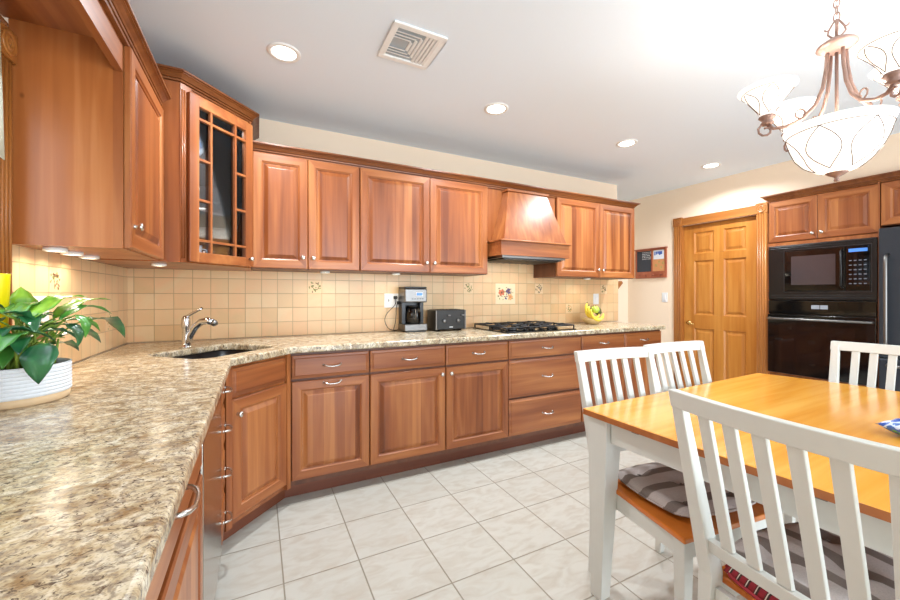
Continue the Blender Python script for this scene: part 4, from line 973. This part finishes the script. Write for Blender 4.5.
for k in range(4):
    a = R((130, 55, -51, -125)[k]); RA = (.210, .240, .190, .214)[k]
    q = bpy.data.lights.new('shade_bulb', 'POINT'); q.energy = BULB_W; q.color = (1, .97, .93); q.shadow_soft_size = .018
    o = bpy.data.objects.new('shade_bulb', q); COL.objects.link(o); o.location = (CX+RA*math.cos(a), CY+RA*math.sin(a), 1.985)

# ------------------------------------------------------------------ table
tb = thing('dining_table', 'dining table with glossy honey pine top and white tapered legs', 'table', (1.186, 1.139, 0), R(1.75)); TW, TD = 1.455, 1.02
def table_poly(ins=0):
    pts = []
    for k in range(9): t_ = k/8; pts.append((-ins*-1-.012*math.sin(PI*t_), -ins-(TD-2*ins)*t_))       # left edge, going -y
    for k in range(9): t_ = 1-k/8; pts.append((TW-ins+.085*math.sin(PI*t_), -ins-(TD-2*ins)*t_))
    return pts
b = MB([M_table, M_edge]); po = table_poly()
b.rings([[(x, y, .726) for x, y in po], [(x, y, .7475) for x, y in po]], 1, False, (True, False))
pi_ = table_poly(.0025); b.rings([[(x, y, .7475) for x, y in po], [(x, y, .750) for x, y in pi_]], 0, False, (False, True)); b.build('tabletop', tb)
lx0, lx1, ly0, ly1 = .014, TW-.014, -.014, -(TD-.014)
for (x, y, sx, sy) in ((lx0, ly0, 1, -1), (lx1, ly0, -1, -1), (lx0, ly1, 1, 1), (lx1, ly1, -1, 1)):
    b = MB([M_white]); W1, W2 = .088, .052
    def sq(wd, z, o_=0):
        xa, xb = sorted((x+sx*o_, x+sx*(o_+wd))); ya, yb = sorted((y+sy*o_, y+sy*(o_+wd)))
        return [(xa, ya, z), (xb, ya, z), (xb, yb, z), (xa, yb, z)]
    b.rings([sq(W2, 0, .006), sq(W1*.98, .60, 0), sq(W1, .64, 0), sq(W1, .725, 0)], 0, False); b.build('leg', tb, bevel=.003)
for (x0, x1, y0, y1) in ((lx0+.092, lx1-.092, ly0-.045, ly0-.022), (lx0+.092, lx1-.092, ly1+.022, ly1+.045), (lx0+.022, lx0+.045, ly1+.092, ly0-.092), (lx1-.045, lx1-.022, ly1+.092, ly0-.092)):
    b = MB([M_white]); b.box(x0, x1, y0, y1, .635, .725); b.build('apron', tb)
for y in (-.22, -.72):
    b = MB([M_steel]); b.box(.018, .035, y-.014, y+.014, .712, .7245); b.build('leaf_clip', tb, bevel=.002)
# wrapped pack on the table
t = thing('napkin_pack', 'crinkled blue and green plastic-wrapped pack lying on the table', 'pack', (1.925, .400, .7502), R(-20))
b = MB([M_wrap]); n = 14; G = []
rnd = random.Random(3)
def packv(i, j, top):
    x = (i/n-.5)*.20; y = (j/n-.5)*.13; e = (1-abs(2*i/n-1)**5)*(1-abs(2*j/n-1)**4)
    return (x, y, (.030+.026*e+.008*noise.noise(Vector((x*40, y*40, 0)))*e) if top else .030-.029*e)
for top in (0, 1):
    n0 = len(b.v); b.v += [packv(i, j, top) for i in range(n+1) for j in range(n+1)]
    for i in range(n):
        for j in range(n):
            a_ = n0+i*(n+1)+j; b.f.append([a_, a_+1, a_+n+2, a_+n+1]); b.mi.append(0); b.sm.append(True)
b.build('wrapper', t)
b = MB([simple('blue_film', c(40, 80, 200), .12, var=.2)]); lo = []
for q in range(12):
    s_ = q/11; lo.append([((s_-.5)*.17, -.012+w_+.006*math.sin(q*2.1), .057+.012*math.sin(q*1.7+k)+.010*k) for k, w_ in enumerate((-.014, -.004, .006, .016))])
b.rings(lo, 0, True, (False, False), False); o = b.build('end_fold', t); sd = o.modifiers.new('solid', 'SOLIDIFY'); sd.thickness = .0015

# ------------------------------------------------------------------ chairs
def make_chair(label, loc, rz):
    t = thing('dining_chair', label, 'chair', loc, rz, 'white slat-back chairs around the table')
    HW = .215; top = .955
    def lean(z):  # y of the back post centre line
        return .205+(z-.45)*.215 if z > .45 else .205+(.45-z)*.07
    def postx(s_, z): return s_*(HW-.02+(z-.45)*.03 if z > .45 else HW-.02)
    for s_ in (-1, 1):
        b = MB([M_white]); lo = []
        for z, tw_, td_ in ((0, .028, .030), (.25, .034, .040), (.45, .038, .048), (.62, .036, .040), (.80, .034, .030), (top-.02, .032, .024)):
            x = postx(s_, z); y = lean(z); lo.append([(x-tw_/2, y-td_/2, z), (x+tw_/2, y-td_/2, z), (x+tw_/2, y+td_/2, z), (x-tw_/2, y+td_/2, z)])
        b.rings(lo, 0, False); b.build('back_post', t, bevel=.003)
        b = MB([M_white]); lo = []
        for z, w_ in ((0, .030), (.4175, .044)):
            x = s_*(.213); y = -.205; lo.append([(x-w_/2, y-w_/2, z), (x+w_/2, y-w_/2, z), (x+w_/2, y+w_/2, z), (x-w_/2, y+w_/2, z)])
        b.rings(lo, 0, False); b.build('leg', t, bevel=.003)
    # curved rails
    def rail(z0, z1, hw, bow, th, name, ov=0):
        b = MB([M_white]); lo = []
        for k in range(11):
            s_ = -1+2*k/10; x = s_*(hw+ov); yb = bow*(1-s_*s_)
            y0_ = lean(z0)+yb; y1_ = lean(z1)+yb
            lo.append([(x, y0_-th/2, z0), (x, y0_+th/2, z0), (x, y1_+th/2, z1), (x, y1_-th/2, z1)])
        b.rings(lo, 0, False); b.build(name, t, bevel=.003)
    rail(top-.048, top, .2275, .022, .026, 'top_rail'); rail(.515, .552, postx(1, .54)-.017, .008, .024, 'lower_rail')
    for k in range(5):
        f_ = -1+2*(k+1)/6; b = MB([M_white]); lo = []
        for z in (.553, .66, .77, top-.049):
            x = f_*(.193+(z-.553)*.01); yb = .008+(z-.553)/(top-.60)*.014; y = lean(z)+yb*(1-f_*f_); w_ = .030
            lo.append([(x-w_/2, y-.007, z), (x+w_/2, y-.007, z), (x+w_/2, y+.007, z), (x-w_/2, y+.007, z)])
        b.rings(lo, 0, False); b.build('slat', t, bevel=.002)
    b = MB([M_seat]); po = [(-.245, -.235), (.245, -.235), (.205, .18), (-.205, .18)]; b.prism(po, .418, .438); b.build('seat', t, bevel=.005)
    for p, q in (((-.19, -.222), (.19, -.222)),):
        b = MB([M_white]); b.box(-.19, .19, -.218, -.198, .355, .4175); b.build('apron', t)
    for s_ in (-1, 1):
        b = MB([M_white]); b.hexa([(s_*.213-.01, -.182, .355), (s_*.213+.01, -.182, .355), (s_*.195+.01, .18, .355), (s_*.195-.01, .18, .355)], [(s_*.213-.01, -.182, .4175), (s_*.213+.01, -.182, .4175), (s_*.195+.01, .18, .4175), (s_*.195-.01, .18, .4175)]); b.build('apron', t)
    b = MB([M_white]); b.box(-.175, .175, .195, .215, .355, .4175); b.build('apron', t)
    return t
def place(tx, ty, rz):  # top rail centre -> origin
    off = Vector((0, .205+.48*.215)); c_, s_ = math.cos(rz), math.sin(rz)
    return (tx-(c_*off.x-s_*off.y), ty-(s_*off.x+c_*off.y), 0)
chairs = [((.994, .432), R(83), 'closest white slat-back chair, its back filling the lower right'),
          ((1.512, 1.250), R(-6.5), 'white chair at the table corner nearest the cabinets, grey striped cushion'),
          ((1.99, 1.265), R(-2), 'white chair beside the corner one, in front of the oak door'),
          ((2.865, .705), R(-90), 'white chair at the far table end, in front of the oven')]
c0 = None; CH_ = []
for (tx, ty), rz, lab in chairs:
    loc = place(tx, ty, rz)
    if c0 is None: c0 = make_chair(lab, loc, rz); o = c0
    else: o = dup(c0, loc, rz, lab)
    CH_.append((loc, rz))
# cushions
def cushion(label, loc, rz, mat, w_=.42, d_=.40, h_=.045, name='seat_cushion', tilt=0, btn=True):
    b = MB([mat]); n = 22
    bt = [(-.11, -.10), (.11, -.10), (-.11, .10), (.11, .10), (0, 0)] if btn else []
    def V(i, j, top):
        a, q = i/n*2-1, j/n*2-1
        # superellipse outline
        sx = w_/2*a*math.sqrt(1-.22*q*q); sy = d_/2*q*math.sqrt(1-.22*a*a)
        e = max(0, (1-a**6)*(1-q**6))**.5
        if top:
            z = h_*.5+h_*.5*e+(.004 if btn else 0)*e
            for bx, by in bt: z -= .022*math.exp(-((sx-bx)**2+(sy-by)**2)/.0012)
            z += .0035*noise.noise(Vector((sx*14, sy*14, 3)))*e
        else: z = h_*.5-h_*.5*e
        return (sx, sy, z)
    for top in (0, 1):
        n0 = len(b.v); b.v += [V(i, j, top) for i in range(n+1) for j in range(n+1)]
        for i in range(n):
            for j in range(n):
                a_ = n0+i*(n+1)+j; b.f.append([a_, a_+1, a_+n+2, a_+n+1]); b.mi.append(0); b.sm.append(True)
    t = thing(name, label, 'cushion', loc, rz); b.build('pad', t)
    pm = M_red if mat is M_plaid else M_cush
    b = MB([pm]); k_ = 44; pts = []
    for j in range(k_):
        a = 2*PI*j/k_; cx_, sx_ = math.cos(a), math.sin(a); m_ = max(abs(cx_), abs(sx_)); aa, qq = cx_/m_, sx_/m_
        pts.append((w_/2*aa*math.sqrt(1-.22*qq*qq), d_/2*qq*math.sqrt(1-.22*aa*aa), h_/2))
    b.tube(pts, .0045, 6, closed=True); b.build('piping', t)
    if btn:
        for bx, by in bt:
            b = MB([mat]); b.lathe([(.0, h_-.016), (.008, h_-.015), (.0, h_-.010)], (bx, by, 0), 10); b.build('button', t)
    return t
def onchair(i, dx, dy, z):
    (x, y, _), rz = CH_[i]; c_, s_ = math.cos(rz), math.sin(rz)
    return (x+c_*dx-s_*dy, y+s_*dx+c_*dy, z)
cushion('red plaid seat cushion under the grey one on the closest chair', onchair(0, 0, .012, .4385), CH_[0][1], M_plaid, h_=.046, btn=False, d_=.40, w_=.39)
cushion('grey striped tufted cushion on the closest chair, above the red plaid one', onchair(0, 0, -.02, .4855), CH_[0][1]+R(90), M_cush, w_=.40, d_=.40)
cushion('grey striped tufted cushion on the chair at the table corner nearest cabinets', onchair(1, .01, -.02, .4385), CH_[1][1]+R(86), M_cush, w_=.37, d_=.40)
cushion('grey striped tufted cushion on the chair in front of the oak door', onchair(2, 0, -.02, .4385), CH_[2][1]+R(90), M_cush, w_=.37, d_=.40)

# ------------------------------------------------------------------ plant
PX_, PY_, PZ_ = -.606, 1.50, .9142
pt = thing('potted_plant', 'leafy green houseplant in a ribbed white pot on the left counter', 'plant', (PX_, PY_, PZ_))
pr = [(0, .0), (.104, .0), (.108, .004), (.110, .022)]; b = MB([M_tan]); b.lathe(pr+[(.106, .024), (0, .024)], n=48); b.build('saucer', pt)
b = MB([M_potw]); pr = [(.1095, .0225)]
for k in range(8): z = .0235+k*.0098; pr += [(.1108, z), (.1125, z+.003), (.1125, z+.0065), (.1108, z+.0092)]
pr += [(.112, .104), (.108, .105), (.105, .10), (.104, .085), (0, .085)]
b.lathe(pr, n=56, smooth=False); b.build('pot', pt)
b = MB([M_soil]); b.lathe([(0, .0855), (.103, .0855), (.101, .092), (.05, .095), (0, .093)], n=32); b.build('soil', pt)
def leaf(base, tip, wd, mat, droop=.25, fold=.25, up=(0, 0, 1), stem=True, root=None, curl=0):
    base = Vector(base); tip = Vector(tip); d = tip-base; Ln = d.length; d.normalize(); up = Vector(up)
    side = d.cross(up).normalized(); nrm = side.cross(d).normalized()
    b = MB([mat]); n = 10; lo = []
    for i in range(n+1):
        t_ = i/n; w_ = wd*.5*(math.sin(PI*min(1, t_**.62))**.85)*(1.0 if t_ < .95 else .6)
        if t_ == 0: w_ = wd*.12
        cen = base+d*Ln*t_+nrm*(Ln*droop*math.sin(PI*t_)*.6)
        row = []
        for q in (-1, -.5, 0, .5, 1):
            off = side*(w_*q)*(1-curl*abs(q)*.3)+nrm*(abs(q)**1.3*w_*fold+abs(q)*w_*.12*math.sin(t_*17+q))
            row.append(cen+off)
        lo.append(row)
    b.rings(lo, 0, True, (False, False), False)
    o = b.build('leaf', pt); s = o.modifiers.new('solid', 'SOLIDIFY'); s.thickness = .0008; s.offset = 0
    if stem:
        r0 = Vector(root) if root else Vector((random.uniform(-.05, .05), random.uniform(-.05, .05), .09))
        mid = (r0+base)/2+Vector((0, 0, .03)); b = MB([M_stem]); P_ = [r0, r0.lerp(mid, .6)+Vector((0, 0, .01)), mid.lerp(base, .5)+Vector((0, 0, .008)), base, base+d*Ln*.1]
        b.tube(P_, [.0035, .003, .0025, .002, .0015], 6); b.build('stem', pt)
random.seed(11)
def wl_(x, y, z): return (x-PX_, y-PY_, z-PZ_)
LEAVES = []
for (bs_, tp, wd, mt, dr_, fo) in (
    ((-.618, 1.590, 1.170), (-.640, 1.612, 1.238), .060, M_leafb, .15, -.5),
    ((-.555, 1.458, 1.149), (-.480, 1.590, 1.206), .062, M_leafb, .25, .2),
    ((-.525, 1.498, 1.146), (-.448, 1.686, 1.195), .048, M_leafb, .18, .25),
    ((-.502, 1.465, 1.142), (-.429, 1.618, 1.150), .034, M_leafm, .3, .3),
    ((-.479, 1.587, 1.132), (-.422, 1.728, 1.059), .055, M_leafd, .3, .3),
    ((-.535, 1.560, 1.085), (-.479, 1.700, 1.048), .048, M_leafd, .3, .3),
    ((-.605, 1.405, 1.120), (-.500, 1.432, 1.085), .058, M_leafd, .2, .3),
    ((-.500, 1.372, 1.085), (-.498, 1.335, .985), .062, M_leafd, .25, .2),
    ((-.597, 1.423, 1.165), (-.555, 1.465, 1.127), .055, M_leafd, .3, .3),
    ((-.470, 1.471, 1.155), (-.447, 1.459, 1.088), .030, M_leafm, .3, .3),
    ((-.500, 1.490, 1.130), (-.470, 1.480, 1.060), .040, M_leafd, .3, .4),
    ((-.515, 1.520, 1.135), (-.450, 1.590, 1.095), .045, M_leafm, .3, .3),
    ((-.530, 1.440, 1.110), (-.470, 1.475, 1.085), .045, M_leafd, .3, .3),
    ((-.590, 1.520, 1.130), (-.550, 1.600, 1.150), .060, M_leafm, .3, .2),
    ((-.600, 1.480, 1.150), (-.560, 1.540, 1.190), .050, M_leafm, .3, .2),
    ((-.620, 1.560, 1.140), (-.600, 1.660, 1.160), .060, M_leafd, .3, .2),
    ((-.640, 1.420, 1.120), (-.660, 1.320, 1.090), .060, M_leafd, .3, .2),
    ((-.560, 1.400, 1.110), (-.560, 1.310, 1.070), .055, M_leafm, .3, .2),
    ((-.640, 1.520, 1.160), (-.690, 1.600, 1.170), .050, M_leafm, .3, .2),
    ((-.620, 1.480, 1.175), (-.690, 1.430, 1.170), .055, M_leafd, .3, .2),
    ((-.560, 1.560, 1.060), (-.520, 1.650, 1.030), .045, M_leafd, .3, .2),
    ((-.600, 1.450, 1.080), (-.545, 1.390, 1.060), .045, M_leafm, .3, .2),
    ((-.575, 1.475, 1.140), (-.520, 1.500, 1.150), .045, M_leafd, .3, .2),
    ((-.560, 1.500, 1.105), (-.500, 1.550, 1.115), .050, M_leafd, .3, .2)):
    leaf(wl_(*bs_), wl_(*tp), wd*1.12, mt, dr_, fo)
for k in range(34):
    a = random.uniform(0, 2*PI); r_ = random.uniform(.02, .085); hh = random.uniform(.15, .25)
    p = (r_*math.cos(a)*.8, r_*math.sin(a), hh); ln = random.uniform(.07, .11); q = (p[0]+ln*math.cos(a)*.6, p[1]+ln*math.sin(a), hh+random.uniform(-.06, .02))
    if p[0]+PX_ < -.70 or q[0]+PX_ < -.70 or (q[0] > .075): continue
    leaf(p, q, random.uniform(.040, .058), random.choice([M_leafd, M_leafm, M_leafd, M_leafb]), .3, .25)
for k in range(16):
    a = random.uniform(0, 2*PI); r_ = random.uniform(.01, .09); p = (r_*math.cos(a), r_*math.sin(a), .09); q = (p[0]*1.3+random.uniform(-.02, .02), p[1]*1.3+random.uniform(-.02, .02), random.uniform(.16, .21))
    b = MB([M_stem]); b.tube([p, ((p[0]+q[0])/2, (p[1]+q[1])/2, .13), q], [.004, .0032, .0025], 6); b.build('stem', pt)
# yellow tumbler on the window stool, curtain at the casing
t = thing('tumbler', 'bright yellow plastic tumbler on the window stool behind the plant', 'cup', (-.662, 1.555, WZ0-.002))
b = MB([M_yel]); b.lathe([(0, 0), (.017, 0), (.022, .172), (.0225, .176), (.020, .175), (.016, .005), (0, .004)], n=24); b.build('cup', t)
b = MB([M_fabric_white]); lo = []
for i in range(61):
    y = .45+1.07*i/60; w_ = .010*math.sin(i*.9)
    lo.append([(XL+.085+w_*s_, y+(.03*(1-z_) if i == 60 else 0), 1.60+.39*z_) for z_, s_ in ((0, 1), (.33, .8), (.66, .6), (1, .35))])
b.rings(lo, 0, True, (False, False), False); o = b.build('curtain_valance'); s = o.modifiers.new('solid', 'SOLIDIFY'); s.thickness = .002
tag(o, 'pale green-white gathered curtain edge at far left of the window', 'curtain')
b = MB([M_chrome]); b.tube([(XL+.085, .40, 1.99), (XL+.085, 1.545, 1.99)], .006, 8); b.tube([(XL+.001, 1.50, 1.99), (XL+.085, 1.50, 1.99)], .005, 8); b.tube([(XL+.001, .46, 1.99), (XL+.085, .46, 1.99)], .005, 8)
o = b.build('curtain_rod'); tag(o, 'thin metal curtain rod across the top of the sink-side window', 'curtain rod')
